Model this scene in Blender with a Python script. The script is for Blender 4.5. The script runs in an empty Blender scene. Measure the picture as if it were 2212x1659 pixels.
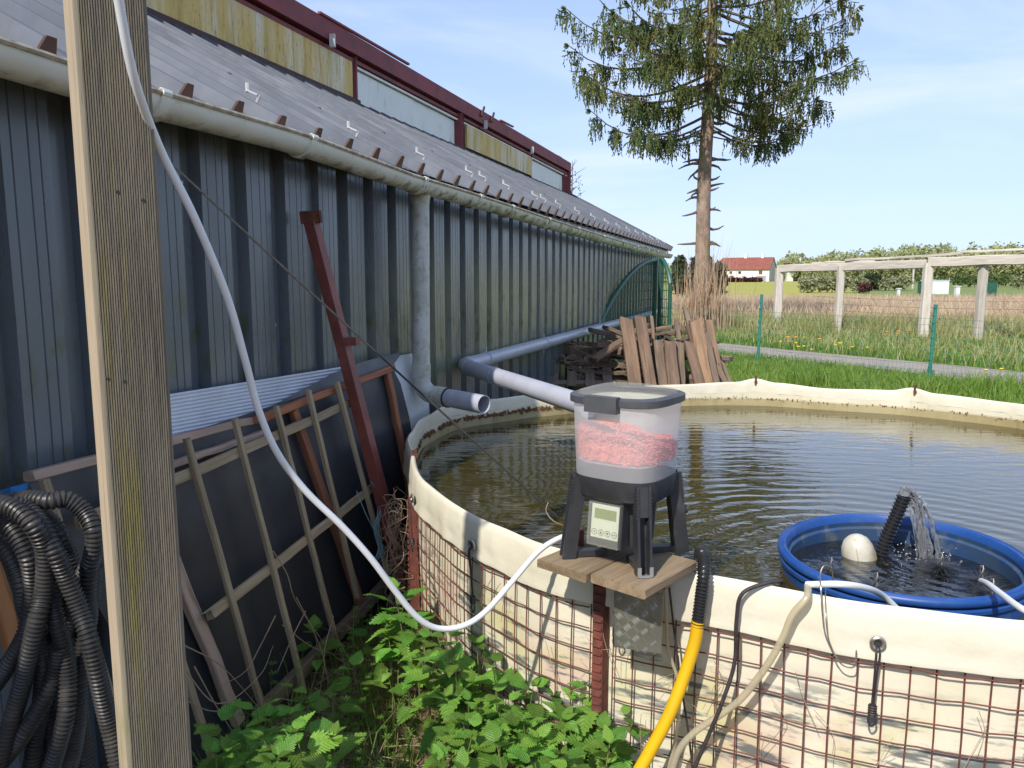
import bpy, math, random
import numpy as np
from mathutils import Vector, Matrix, noise
random.seed(7); RNG = np.random.default_rng(7)
R = math.radians
sc = bpy.context.scene
# ------------------------------------------------------------------ camera
CAM_H = 1.6; FOC = 1660.0; IW, IH = 2212, 1659
PITCH = math.atan((829.5 - 606.0) / FOC)
cd = bpy.data.cameras.new('camera'); cam = bpy.data.objects.new('camera', cd)
sc.collection.objects.link(cam); sc.camera = cam
cd.sensor_width = 36; cd.lens = 36 * FOC / IW; cd.clip_start = 0.05; cd.clip_end = 5000
cam.location = (0, 0, CAM_H); cam.rotation_euler = (R(90) - PITCH, 0, 0)
# ------------------------------------------------------------------ light
SUN_EL = R(44); SUN_AZ = math.atan2(-0.50, -0.86)           # direction towards the sun, from +Y
sdir = Vector((math.sin(SUN_AZ) * math.cos(SUN_EL), math.cos(SUN_AZ) * math.cos(SUN_EL), math.sin(SUN_EL)))
sl = bpy.data.lights.new('sun', 'SUN'); sl.energy = 2.0; sl.angle = R(1.0); sl.color = (1, .95, .87)
so = bpy.data.objects.new('sun', sl); sc.collection.objects.link(so)
so.rotation_euler = sdir.to_track_quat('Z', 'Y').to_euler()
wd = bpy.data.worlds.new('World'); sc.world = wd; wd.use_nodes = True
wn = wd.node_tree.nodes; wl = wd.node_tree.links; wn.clear()
sky = wn.new('ShaderNodeTexSky'); sky.sky_type = 'NISHITA'; sky.sun_disc = False
sky.sun_elevation = SUN_EL; sky.sun_rotation = SUN_AZ; sky.air_density = 1.0; sky.dust_density = .5; sky.ozone_density = 1.6
bg = wn.new('ShaderNodeBackground'); bg.inputs[1].default_value = 0.15
wo = wn.new('ShaderNodeOutputWorld')
tc = wn.new('ShaderNodeTexCoord'); mp = wn.new('ShaderNodeMapping'); mp.inputs['Scale'].default_value = (1.1, 1.6, 5.5); mp.inputs['Rotation'].default_value = (0.15, 0.3, 0.5)
nz = wn.new('ShaderNodeTexNoise'); nz.inputs['Scale'].default_value = 1.6; nz.inputs['Detail'].default_value = 7; nz.inputs['Roughness'].default_value = .55; nz.inputs['Distortion'].default_value = .6
rp = wn.new('ShaderNodeMapRange'); rp.interpolation_type = 'SMOOTHSTEP'; rp.inputs['From Min'].default_value = .42; rp.inputs['From Max'].default_value = .78; rp.inputs['To Min'].default_value = .10; rp.inputs['To Max'].default_value = .75
mx = wn.new('ShaderNodeMix'); mx.data_type = 'RGBA'; mx.inputs['B'].default_value = (2.45, 2.72, 3.6, 1)
wl.new(tc.outputs['Generated'], mp.inputs[0]); wl.new(mp.outputs[0], nz.inputs[0]); wl.new(nz.outputs[0], rp.inputs[0])
wl.new(rp.outputs[0], mx.inputs['Factor']); 
sk1 = wn.new('ShaderNodeVectorMath'); sk1.operation = 'MULTIPLY_ADD'; sk1.inputs[1].default_value = (.36, .27, .165); sk1.inputs[2].default_value = (1, 1, 1)   # compresses bright sky values so the horizon does not burn out
sk2 = wn.new('ShaderNodeVectorMath'); sk2.operation = 'DIVIDE'
wl.new(sky.outputs[0], sk1.inputs[0]); wl.new(sky.outputs[0], sk2.inputs[0]); wl.new(sk1.outputs[0], sk2.inputs[1]); wl.new(sk2.outputs[0], mx.inputs['A']); wl.new(mx.outputs['Result'], bg.inputs[0]); wl.new(bg.outputs[0], wo.inputs[0])
sc.view_settings.view_transform = 'Standard'; sc.view_settings.look = 'None'; sc.view_settings.exposure = 1.32; sc.view_settings.gamma = 1
sc.render.engine = 'CYCLES'
sc.cycles.use_denoising = True; sc.cycles.max_bounces = 8; sc.cycles.transparent_max_bounces = 16
sc.cycles.caustics_reflective = False; sc.cycles.caustics_refractive = False

# ------------------------------------------------------------------ measuring: photograph picks -> points on known planes
CO = Vector((0, 0, CAM_H)); sp_, cp_ = math.sin(PITCH), math.cos(PITCH)
def ray(x, y):
    dx = (x - IW / 2) / FOC; dy = -(y - 829.5) / FOC
    return Vector((dx, cp_ + dy * sp_, -sp_ + dy * cp_))
def at_z(x, y, z): r = ray(x, y); return CO + r * ((z - CAM_H) / r.z)
def at_y(x, y, Y): r = ray(x, y); return CO + r * (Y / r.y)
_v = ray(1663, 606); U = Vector((_v.x, _v.y, 0)).normalized(); N = Vector((U.y, -U.x, 0))   # along the shed wall / out of it
def on_wall(x, y, D): r = ray(x, y); return CO + r * (-D / r.dot(N))
def lean(x, y, off=0.0, a=1.70, b=0.16):                    # plane of the things leaning on the wall
    r = ray(x, y); a -= off
    return CO + r * (-(a + b * CAM_H) / (r.dot(N) + b * r.z))
def wpt(t, D, z): return U * t - N * D + Vector((0, 0, z))
def sstep(a, b, x):
    t = min(1, max(0, (x - a) / (b - a))); return t * t * (3 - 2 * t)
def gz(x, y):
    d = math.hypot(x, y)
    return 1.36 * sstep(38, 265, d) + 0.03 * math.sin(x * .31 + 1) * math.sin(y * .27) * sstep(6, 12, d)

# ------------------------------------------------------------------ materials
MATS = {}
def nmat(name):
    m = bpy.data.materials.new(name); m.use_nodes = True
    nt = m.node_tree; b = nt.nodes['Principled BSDF']; MATS[name] = m
    return m, nt.nodes, nt.links, b
def coords(n, l, stretch, rnd=True):
    t = n.new('ShaderNodeTexCoord'); src = t.outputs['Object']
    if rnd:
        oi = n.new('ShaderNodeObjectInfo'); ad = n.new('ShaderNodeVectorMath'); ad.operation = 'MULTIPLY_ADD'
        cb = n.new('ShaderNodeCombineXYZ'); 
        for k in range(3): l.new(oi.outputs['Random'], cb.inputs[k])
        ad.inputs[1].default_value = (37, 61, 23); l.new(cb.outputs[0], ad.inputs[0]); l.new(src, ad.inputs[2]); src = ad.outputs[0]
    m = n.new('ShaderNodeMapping'); m.inputs['Scale'].default_value = stretch; l.new(src, m.inputs[0]); return m.outputs[0]
def noise_f(n, l, vec, scale, detail=6, rough=.6, lo=.35, hi=.65, dist=0):
    x = n.new('ShaderNodeTexNoise'); x.inputs['Scale'].default_value = scale; x.inputs['Detail'].default_value = detail
    x.inputs['Roughness'].default_value = rough; x.inputs['Distortion'].default_value = dist; l.new(vec, x.inputs[0])
    r = n.new('ShaderNodeMapRange'); r.interpolation_type = 'SMOOTHSTEP'; r.inputs['From Min'].default_value = lo; r.inputs['From Max'].default_value = hi
    l.new(x.outputs[0], r.inputs[0]); return r.outputs[0]
def mul(n, l, a, b):
    m = n.new('ShaderNodeMath'); m.operation = 'MULTIPLY'
    for k, v in enumerate((a, b)):
        if isinstance(v, (int, float)): m.inputs[k].default_value = v
        else: l.new(v, m.inputs[k])
    return m.outputs[0]
def mixc(n, l, f, a, b):
    m = n.new('ShaderNodeMix'); m.data_type = 'RGBA'
    for k, v in (('Factor', f), ('A', a), ('B', b)):
        if isinstance(v, tuple): m.inputs[k].default_value = (*v, 1)
        elif isinstance(v, (int, float)): m.inputs[k].default_value = v
        else: l.new(v, m.inputs[k])
    return m.outputs['Result']
def zmask(n, l, z0, z1, axis=2):                            # 0 below z0, 1 above z1 (object space)
    t = n.new('ShaderNodeTexCoord'); s = n.new('ShaderNodeSeparateXYZ'); l.new(t.outputs['Object'], s.inputs[0])
    r = n.new('ShaderNodeMapRange'); r.interpolation_type = 'SMOOTHSTEP'; r.inputs['From Min'].default_value = z0; r.inputs['From Max'].default_value = z1
    if z0 > z1:
        r.inputs['From Min'].default_value = z1; r.inputs['From Max'].default_value = z0; r.inputs['To Min'].default_value = 1; r.inputs['To Max'].default_value = 0
    l.new(s.outputs[axis], r.inputs[0]); return r.outputs[0]
def M(name, c, c2=None, rough=.6, metal=0, scale=6, st=(1, 1, 1), lo=.35, hi=.65, bump=0, bscale=40, bst=None, spec=.5, layers=(), vary=0.0, trans=0, rvar=0, coat=0):
    m, n, l, b = nmat(name)
    v = coords(n, l, st); col = c
    if c2: col = mixc(n, l, noise_f(n, l, v, scale, lo=lo, hi=hi), c, c2)
    for L in layers:                                        # (colour, scale, stretch, lo, hi, amount, masks)
        f = noise_f(n, l, coords(n, l, L[2]), L[1], lo=L[3], hi=L[4], detail=8)
        f = mul(n, l, f, L[5])
        for mk in (L[6] if len(L) > 6 else ()): f = mul(n, l, f, zmask(n, l, *mk))
        col = mixc(n, l, f, col, L[0])
    if vary:
        oi = n.new('ShaderNodeObjectInfo'); hs = n.new('ShaderNodeHueSaturation')
        mr = n.new('ShaderNodeMapRange'); mr.inputs['To Min'].default_value = 1 - vary; mr.inputs['To Max'].default_value = 1 + vary
        l.new(oi.outputs['Random'], mr.inputs[0]); l.new(mr.outputs[0], hs.inputs['Value'])
        if isinstance(col, tuple): hs.inputs['Color'].default_value = (*col, 1)
        else: l.new(col, hs.inputs['Color'])
        col = hs.outputs[0]
    if isinstance(col, tuple): b.inputs['Base Color'].default_value = (*col, 1)
    else: l.new(col, b.inputs['Base Color'])
    b.inputs['Roughness'].default_value = rough; b.inputs['Metallic'].default_value = metal; b.inputs['Specular IOR Level'].default_value = spec
    if coat: b.inputs['Coat Weight'].default_value = coat; b.inputs['Coat Roughness'].default_value = .15
    if rvar:
        f = noise_f(n, l, v, scale * 1.7, lo=.3, hi=.7); r = n.new('ShaderNodeMapRange'); r.inputs['To Min'].default_value = max(.02, rough - rvar); r.inputs['To Max'].default_value = rough + rvar
        l.new(f, r.inputs[0]); l.new(r.outputs[0], b.inputs['Roughness'])
    if bump:
        bv = coords(n, l, bst or st); x = n.new('ShaderNodeTexNoise'); x.inputs['Scale'].default_value = bscale; x.inputs['Detail'].default_value = 5; l.new(bv, x.inputs[0])
        bp = n.new('ShaderNodeBump'); bp.inputs['Strength'].default_value = 1; bp.inputs['Distance'].default_value = bump
        l.new(x.outputs[0], bp.inputs['Height']); l.new(bp.outputs[0], b.inputs['Normal'])
    if trans:
        tr = n.new('ShaderNodeBsdfTranslucent'); ms = n.new('ShaderNodeMixShader'); ms.inputs[0].default_value = trans
        if isinstance(col, tuple): tr.inputs[0].default_value = (*col, 1)
        else: l.new(col, tr.inputs[0])
        out = n['Material Output']; l.new(b.outputs[0], ms.inputs[1]); l.new(tr.outputs[0], ms.inputs[2]); l.new(ms.outputs[0], out.inputs[0])
    return m
ALGAE = (.10, .115, .035)
M('cladding', (.105, .123, .140), (.125, .143, .155), rough=.26, scale=3, st=(1, 1, .25), bump=.0005, bscale=2, bst=(1, 1, .3), spec=.6, rvar=.08,
  layers=(((.28, .29, .185), 1.3, (1, 1, .35), .34, .60, .85, ((.75, 1.1), (2.0, 1.45), (-.95, -.55, 0))),
          ((.085, .10, .035), 9, (1.6, 1.6, .7), .50, .68, .7, ((.75, 1.0), (1.75, 1.4))),
          ))
M('roof_metal', (.128, .140, .168), (.092, .103, .126), rough=.62, spec=.25, metal=.0, scale=2, st=(1, 1, 1), layers=(((.07, .075, .075), 5, (2, 1, 1), .5, .75, .5), ((.22, .22, .215), 22, (1, 1, 1), .66, .75, .4)), rvar=.1)
M('brown_steel', (.040, .013, .010), (.065, .022, .015), rough=.6, scale=20)
M('red_steel', (.25, .032, .036), (.17, .024, .026), rough=.55, scale=3, st=(1, 1, 1), layers=(((.30, .24, .20), 14, (1, 1, 6), .62, .75, .35), ((.05, .02, .015), 6, (1, 1, 1), .55, .75, .5)))
M('red_tube', (.25, .07, .055), (.17, .048, .038), rough=.5, scale=8, layers=(((.22, .09, .03), 30, (1, 1, 1), .56, .7, .7),), bump=.0006, bscale=90)
M('rust', (.16, .055, .025), (.08, .028, .016), rough=.85, scale=25, bump=.0012, bscale=120)
M('rust_bar', (.19, .055, .036), (.11, .036, .026), rough=.75, scale=30)
M('gutter_pvc', (.76, .76, .68), (.70, .70, .60), rough=.42, scale=4, st=(1, 1, 3),
  layers=(((.25, .22, .08), 7, (1, 1, 1), .42, .66, .75, ((2.12, 2.055),)), ((.13, .10, .04), 26, (.6, .6, 1), .50, .64, .85, ((2.115, 2.07),)), ((.3, .25, .16), 30, (1, 1, 1), .6, .75, .3)))
M('gutter_bead', (.30, .24, .17), (.50, .46, .36), rough=.7, scale=25, bump=.002, bscale=90)
M('pipe_stained', (.56, .56, .52), (.44, .45, .39), rough=.4, scale=5, layers=(((.26, .26, .16), 26, (1, 1, .8), .48, .68, .65),))
M('pipe_grey', (.45, .46, .52), (.39, .40, .46), rough=.33, scale=4, layers=(((.25, .26, .2), 12, (1, 1, 1), .6, .8, .35),))
M('white_metal', (.56, .55, .53), (.44, .44, .42), rough=.4, scale=20)
M('panel_white', (.86, .87, .80), (.80, .82, .75), rough=.5, scale=2, layers=(((.40, .42, .24), 10, (1, 1, .35), .52, .75, .5),))
M('panel_stained', (.78, .72, .54), (.66, .60, .40), rough=.6, scale=3, st=(1, 1, .3),
  layers=(((.66, .44, .08), 3.0, (1, 1, .12), .40, .56, .85), ((.46, .28, .05), 9, (1.5, 1.5, .15), .48, .66, .75), ((.12, .09, .03), 30, (2, 2, .5), .56, .70, .7), ((.68, .64, .52), 16, (1.6, 1.6, .12), .58, .7, .6)))
def wood(name, c, c2, crack=.004, extra=(), fine=1.0, rough=.85):
    M(name, c, c2, rough=rough, scale=7 * fine, st=(.35, 3, 3), bump=crack, bscale=14 * fine, bst=(.15, 5, 5), vary=.16,
      layers=(((c[0] * .3, c[1] * .28, c[2] * .25), 16 * fine, (.12, 4, 4), .55, .72, .75), *extra))
wood('lath_wood', (.40, .31, .20), (.27, .205, .125), extra=(((.32, .27, .09), 6, (.5, 2, 2), .55, .72, .35),))
wood('frame_wood_red', (.34, .135, .065), (.26, .10, .055), crack=.001)
wood('frame_wood_pink', (.46, .33, .25), (.36, .24, .17), crack=.0015)
wood('beam_grey', (.24, .18, .12), (.15, .11, .07))
wood('pile_wood', (.215, .135, .088), (.125, .08, .052), crack=.008)
wood('pile_wood_grey', (.20, .14, .095), (.12, .085, .06), crack=.008)
wood('pile_wood_fresh', (.31, .19, .105), (.19, .12, .075), crack=.005)
wood('pallet_wood', (.25, .19, .14), (.15, .11, .08))
wood('board_wood', (.27, .195, .115), (.19, .135, .08), crack=.0008, fine=2)
wood('pergola_wood', (.62, .55, .47), (.50, .44, .37), crack=.006)
wood('orange_plank', (.38, .17, .06), (.30, .13, .05), crack=.001)
# the near post: ridged softwood decking, weathered grey with a green-yellow streak
def post_mat(name, c, c2, streak):
    m, n, l, b = nmat(name)
    v = coords(n, l, (2.2, 2.2, .35), rnd=False)
    col = mixc(n, l, noise_f(n, l, v, 5, lo=.3, hi=.7), c, c2)
    col = mixc(n, l, mul(n, l, noise_f(n, l, coords(n, l, (1, 1, .04), False), 60, lo=.5, hi=.72), .55), col, (c[0] * .35, c[1] * .33, c[2] * .3))
    if streak:
        f = noise_f(n, l, coords(n, l, (1, 1, .10), False), 22, lo=.46, hi=.64, detail=6)
        f = mul(n, l, mul(n, l, f, .6), zmask(n, l, .062, .042, 0)); f = mul(n, l, f, zmask(n, l, .0, .02, 0))
        col = mixc(n, l, f, col, (.27, .23, .035))
    col = mixc(n, l, mul(n, l, noise_f(n, l, coords(n, l, (1, 1, .5), False), 9, lo=.46, hi=.7), mul(n, l, zmask(n, l, 1.15, .65), .6)), col, (.19, .21, .07))
    l.new(col, b.inputs['Base Color']); b.inputs['Roughness'].default_value = .9
    x = n.new('ShaderNodeTexNoise'); x.inputs['Scale'].default_value = 90; x.inputs['Detail'].default_value = 5; l.new(coords(n, l, (1, 1, .12), False), x.inputs[0])
    bp = n.new('ShaderNodeBump'); bp.inputs['Distance'].default_value = .003; l.new(x.outputs[0], bp.inputs['Height']); l.new(bp.outputs[0], b.inputs['Normal'])
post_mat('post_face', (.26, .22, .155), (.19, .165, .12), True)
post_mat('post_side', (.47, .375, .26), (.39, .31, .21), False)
M('tarp', (.030, .031, .035), (.042, .043, .048), rough=.5, scale=3, bump=.006, bscale=4, layers=(((.05, .06, .045), 7, (1, 1, 1), .55, .8, .4),), rvar=.1)
M('tarp_grey', (.11, .11, .115), (.075, .075, .08), rough=.5, scale=5, bump=.006, bscale=10)
M('polycarbonate', (.62, .64, .68), (.52, .54, .58), rough=.3, scale=4, layers=(((.30, .29, .26), 8, (1, 1, 1), .6, .8, .4),))
M('white_board', (.66, .67, .68), (.56, .58, .58), rough=.6, scale=5, layers=(((.3, .3, .27), 15, (1, 1, 1), .55, .8, .4),))
M('black_hose', (.026, .025, .025), (.045, .042, .039), rough=.42, scale=6, layers=(((.20, .17, .13), 9, (1, 1, 1), .52, .78, .40),))
M('hose_joint', (.018, .018, .020), rough=.3)
M('white_hose', (.74, .75, .74), (.66, .68, .67), rough=.35, scale=6)
M('cream_hose', (.66, .62, .48), (.56, .50, .36), rough=.35, scale=12)
M('rope', (.03, .03, .028), (.05, .048, .042), rough=.8, scale=80)
M('blue_twine', (.16, .30, .34), (.25, .38, .4), rough=.8, scale=60)
M('liner', (.70, .65, .51), (.64, .59, .45), rough=.45, scale=3, bump=.010, bscale=6,
  layers=(((.50, .45, .30), 4, (1, 1, .6), .54, .8, .45), ((.34, .29, .2), 22, (1, 1, .3), .63, .78, .35)))
M('liner_inside', (.66, .61, .45), (.58, .53, .37), rough=.5, scale=3, bump=.003, bscale=5, layers=(((.40, .36, .22), 12, (1.5, 1.5, .2), .54, .76, .45),))
M('liner_stained', (.42, .35, .185), (.34, .27, .13), rough=.5, scale=4, layers=(((.22, .16, .06), 10, (1.5, 1.5, .25), .5, .75, .6),))
M('liner_wall', (.76, .71, .56), (.70, .64, .47), rough=.55, scale=2.5, bump=.008, bscale=4, bst=(1, 1, .7),
  layers=(((.62, .42, .34), 3.5, (1, 1, 1), .47, .68, .75, ((.66, .50),)), ((.56, .52, .20), 3, (1, 1, 1.2), .44, .66, .7, ((.7, .5),)),
          ((.10, .12, .125), 7, (.9, .9, 5), .50, .62, .9, ((.68, .54),)), ((.30, .28, .22), 40, (1, 1, 3), .58, .75, .45, ((.75, .55),))))
M('moss_debris', (.14, .06, .02), (.22, .10, .03), rough=.95, scale=30)
M('eyelet_steel', (.55, .53, .48), (.4, .37, .32), rough=.35, metal=.9, scale=40)
M('wire_steel', (.40, .38, .35), (.3, .28, .25), rough=.4, metal=.8, scale=40)
M('black_tie', (.02, .017, .017), (.045, .03, .03), rough=.6, scale=60)
M('feeder_black', (.026, .027, .030), (.038, .039, .042), rough=.42, scale=12, layers=(((.13, .14, .14), 18, (1, 1, 1), .56, .78, .35),))
M('feeder_lid', (.060, .062, .066), (.085, .087, .09), rough=.5, scale=12, layers=(((.2, .2, .2), 40, (1, 1, 1), .6, .75, .4),))
M('feeder_silver', (.42, .43, .44), rough=.4, metal=.6)
M('control_face', (.72, .73, .66), (.66, .67, .6), rough=.4, scale=9)
M('display', (.20, .25, .085), (.235, .285, .10), rough=.15, scale=10)
M('print_dark', (.03, .035, .03), rough=.6)
M('fish_food', (.82, .20, .155), (.86, .30, .23), rough=.7, scale=60, vary=.1)
M('checker_plate', (.34, .34, .29), (.26, .26, .21), rough=.38, metal=.75, scale=10)
M('tread_metal', (.70, .70, .64), rough=.3, metal=.75)
M('yellow_hose', (.72, .42, .008), (.66, .38, .008), rough=.38, scale=8)
M('brush_bristle', (.05, .05, .053), rough=.5)
M('blue_plastic', (.010, .058, .235), (.016, .075, .28), rough=.42, scale=8, layers=(((.10, .14, .17), 12, (1, 1, 1), .55, .75, .45), ((.3, .33, .33), 50, (1, 1, .5), .64, .75, .4)))
M('blue_plastic_dirty', (.02, .06, .16), (.04, .07, .12), rough=.5, scale=9, layers=(((.16, .18, .16), 20, (1, 1, .6), .5, .7, .45),))
M('blue_rag', (.03, .19, .45), (.02, .13, .34), rough=.8, scale=12)
M('float_white', (.62, .60, .52), (.50, .46, .35), rough=.5, scale=8, layers=(((.24, .17, .06), 7, (1, 1, 1), .45, .7, .7, ((.79, .755),)), ((.3, .26, .15), 30, (1, 1, 1), .6, .75, .5)))
M('gate_green', (.018, .085, .055), (.03, .11, .07), rough=.42, scale=6)
M('fence_green', (.025, .17, .13), (.04, .21, .16), rough=.45, scale=10)
M('bark', (.34, .235, .175), (.20, .14, .105), rough=.95, scale=6, st=(1, 1, .6), bump=.03, bscale=9, bst=(1, 1, .5), layers=(((.36, .30, .24), 9, (1, 1, .5), .5, .7, .6), ((.24, .20, .05), 3, (1, 1, .6), .52, .68, .55)))
M('dead_branch', (.12, .085, .065), (.17, .13, .10), rough=.9, scale=20)
M('spruce_green', (.115, .165, .065), (.17, .20, .065), rough=.7, scale=1.2, spec=.3, trans=.25, layers=(((.24, .20, .045), .7, (1, 1, 1), .48, .64, .8), ((.05, .075, .04), 2.2, (1, 1, 1), .52, .7, .7)))
M('cone_twig', (.20, .13, .055), (.14, .10, .04), rough=.8, scale=5)
M('reed_dry', (.52, .37, .24), (.34, .22, .14), rough=.8, scale=4, trans=.2)
M('reed_field', (.62, .48, .32), (.50, .37, .25), rough=.9, scale=.35, trans=.2, layers=(((.40, .33, .17), .8, (1, 1, 1), .5, .7, .6),))
M('grass_blade', (.155, .27, .032), (.22, .32, .055), rough=.6, scale=.7, trans=.35, layers=(((.075, .16, .025), 1.5, (1, 1, 1), .5, .7, .6),))
M('grass_tall', (.33, .34, .11), (.46, .42, .20), rough=.7, scale=.5, trans=.3)
M('dandelion', (.80, .55, .02), rough=.7)
M('orange_flower', (.80, .30, .02), rough=.7)
def leafm(name, c, c2):
    m, n, l, b = nmat(name)
    v = coords(n, l, (1, 1, 1)); col = mixc(n, l, noise_f(n, l, v, 14), c, c2)
    oi = n.new('ShaderNodeObjectInfo'); hs = n.new('ShaderNodeHueSaturation'); mr = n.new('ShaderNodeMapRange')
    mr.inputs['To Min'].default_value = .55; mr.inputs['To Max'].default_value = 1.35; l.new(oi.outputs['Random'], mr.inputs[0]); l.new(mr.outputs[0], hs.inputs['Value']); l.new(col, hs.inputs['Color']); col = hs.outputs[0]
    hm = n.new('ShaderNodeMath'); hm.operation = 'FRACT'; l.new(mul(n, l, oi.outputs['Random'], 7.31), hm.inputs[0]); h2 = n.new('ShaderNodeMapRange'); h2.inputs['To Min'].default_value = .488; h2.inputs['To Max'].default_value = .528; l.new(hm.outputs[0], h2.inputs[0]); l.new(h2.outputs[0], hs.inputs['Hue'])
    l.new(col, b.inputs['Base Color']); b.inputs['Roughness'].default_value = .45; b.inputs['Specular IOR Level'].default_value = .35
    # side veins as relief: chevrons about the midrib (leaf lies in local XY, midrib along +Y)
    t = n.new('ShaderNodeTexCoord'); s = n.new('ShaderNodeSeparateXYZ'); l.new(t.outputs['Object'], s.inputs[0])
    ab = n.new('ShaderNodeMath'); ab.operation = 'ABSOLUTE'; l.new(s.outputs[0], ab.inputs[0])
    ma = n.new('ShaderNodeMath'); ma.operation = 'MULTIPLY_ADD'; ma.inputs[1].default_value = -.9; l.new(ab.outputs[0], ma.inputs[0]); l.new(s.outputs[1], ma.inputs[2])
    sn = n.new('ShaderNodeMath'); sn.operation = 'SINE'; l.new(mul(n, l, ma.outputs[0], 55), sn.inputs[0])
    bp = n.new('ShaderNodeBump'); bp.inputs['Distance'].default_value = .0006; l.new(sn.outputs[0], bp.inputs['Height']); l.new(bp.outputs[0], b.inputs['Normal'])
    tr = n.new('ShaderNodeBsdfTranslucent'); l.new(col, tr.inputs[0]); ms = n.new('ShaderNodeMixShader'); ms.inputs[0].default_value = .32
    l.new(b.outputs[0], ms.inputs[1]); l.new(tr.outputs[0], ms.inputs[2]); l.new(ms.outputs[0], n['Material Output'].inputs[0])
leafm('nettle_leaf', (.15, .30, .045), (.215, .385, .06))
M('nettle_stem', (.16, .20, .06), (.20, .16, .08), rough=.6, scale=20)
M('cleavers_green', (.13, .28, .04), (.18, .33, .06), rough=.5, scale=10, trans=.3)
M('dead_stem', (.40, .30, .20), (.28, .19, .12), rough=.9, scale=8)
M('straw', (.42, .32, .19), (.28, .20, .12), rough=.9, scale=9)
M('house_white', (.78, .76, .70), (.70, .68, .62), rough=.8, scale=.6)
M('house_gable_shaded', (.52, .50, .47), (.44, .42, .40), rough=.9, scale=.6)  # white wall greyed: the gable's shade is put into its colour
M('roof_tile', (.28, .085, .055), (.21, .065, .045), rough=.8, scale=.8, bump=.05, bscale=3, bst=(1, 1, 3))
M('window_and_shade_dark', (.03, .03, .035), rough=.2)
M('door_brown', (.16, .07, .05), rough=.7)
M('garage_grey', (.30, .31, .31), rough=.7)
M('hedge_red', (.10, .03, .03), (.06, .022, .02), rough=.9, scale=2, trans=.2)
M('solar_dark', (.02, .025, .035), rough=.2)
M('wood_leaf', (.33, .355, .15), (.40, .41, .19), rough=.8, scale=.06, trans=.3, layers=(((.20, .24, .08), .25, (1, 1, 1), .5, .7, .6), ((.42, .42, .18), .15, (1, 1, 1), .56, .72, .6)))
M('dark_leaf', (.035, .05, .02), (.05, .07, .028), rough=.8, scale=.5, trans=.2)
M('bush_blossom', (.20, .23, .08), (.36, .35, .22), rough=.8, scale=1.2, trans=.3)
M('bush_green', (.09, .14, .035), (.14, .19, .05), rough=.8, scale=.8, trans=.3)
M('asphalt', (.34, .295, .245), (.28, .24, .205), rough=.9, scale=4, bump=.01, bscale=60)
M('container_white', (.72, .73, .74), (.62, .63, .64), rough=.6, scale=1)

def ground_mat():
    m, n, l, b = nmat('ground_soil')
    g = n.new('ShaderNodeNewGeometry'); s = n.new('ShaderNodeSeparateXYZ'); l.new(g.outputs['Position'], s.inputs[0])
    def rng(sock, a, c):
        r = n.new('ShaderNodeMapRange'); r.interpolation_type = 'SMOOTHSTEP'; r.inputs['From Min'].default_value = a; r.inputs['From Max'].default_value = c; l.new(sock, r.inputs[0]); return r.outputs[0]
    P = g.outputs['Position']
    soil = mixc(n, l, noise_f(n, l, P, 9, lo=.4, hi=.6), (.11, .075, .042), (.22, .15, .085))
    grass = mixc(n, l, noise_f(n, l, P, 1.2, lo=.35, hi=.65), (.085, .16, .022), (.15, .21, .04))
    grass = mixc(n, l, mul(n, l, noise_f(n, l, P, .35, lo=.5, hi=.7), .5), grass, (.24, .22, .09))
    field = mixc(n, l, noise_f(n, l, P, .035, lo=.35, hi=.65), (.30, .30, .045), (.36, .33, .06))
    brown = (.34, .25, .15)
    c = mixc(n, l, rng(s.outputs[1], 4.2, 6.0), soil, grass)
    cm = n.new('ShaderNodeMath'); cm.operation = 'MULTIPLY_ADD'; cm.inputs[1].default_value = .55; l.new(s.outputs[0], cm.inputs[0]); l.new(s.outputs[1], cm.inputs[2])
    c = mixc(n, l, rng(cm.outputs[0], 27, 31), c, brown); c = mixc(n, l, rng(s.outputs[1], 58, 62), c, field)
    # right-hand meadow stays greener than the mown field on the left
    df = n.new('ShaderNodeMath'); df.operation = 'MULTIPLY_ADD'; df.inputs[1].default_value = -.42; l.new(s.outputs[1], df.inputs[0]); l.new(s.outputs[0], df.inputs[2])
    c = mixc(n, l, mul(n, l, rng(df.outputs[0], -1, 5), rng(s.outputs[1], 56, 66)), c, (.17, .21, .05))
    l.new(c, b.inputs['Base Color']); b.inputs['Roughness'].default_value = .95
    x = n.new('ShaderNodeTexNoise'); x.inputs['Scale'].default_value = 25; x.inputs['Detail'].default_value = 6; l.new(P, x.inputs[0])
    bp = n.new('ShaderNodeBump'); bp.inputs['Distance'].default_value = .03; l.new(x.outputs[0], bp.inputs['Height']); l.new(bp.outputs[0], b.inputs['Normal'])
ground_mat()

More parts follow.
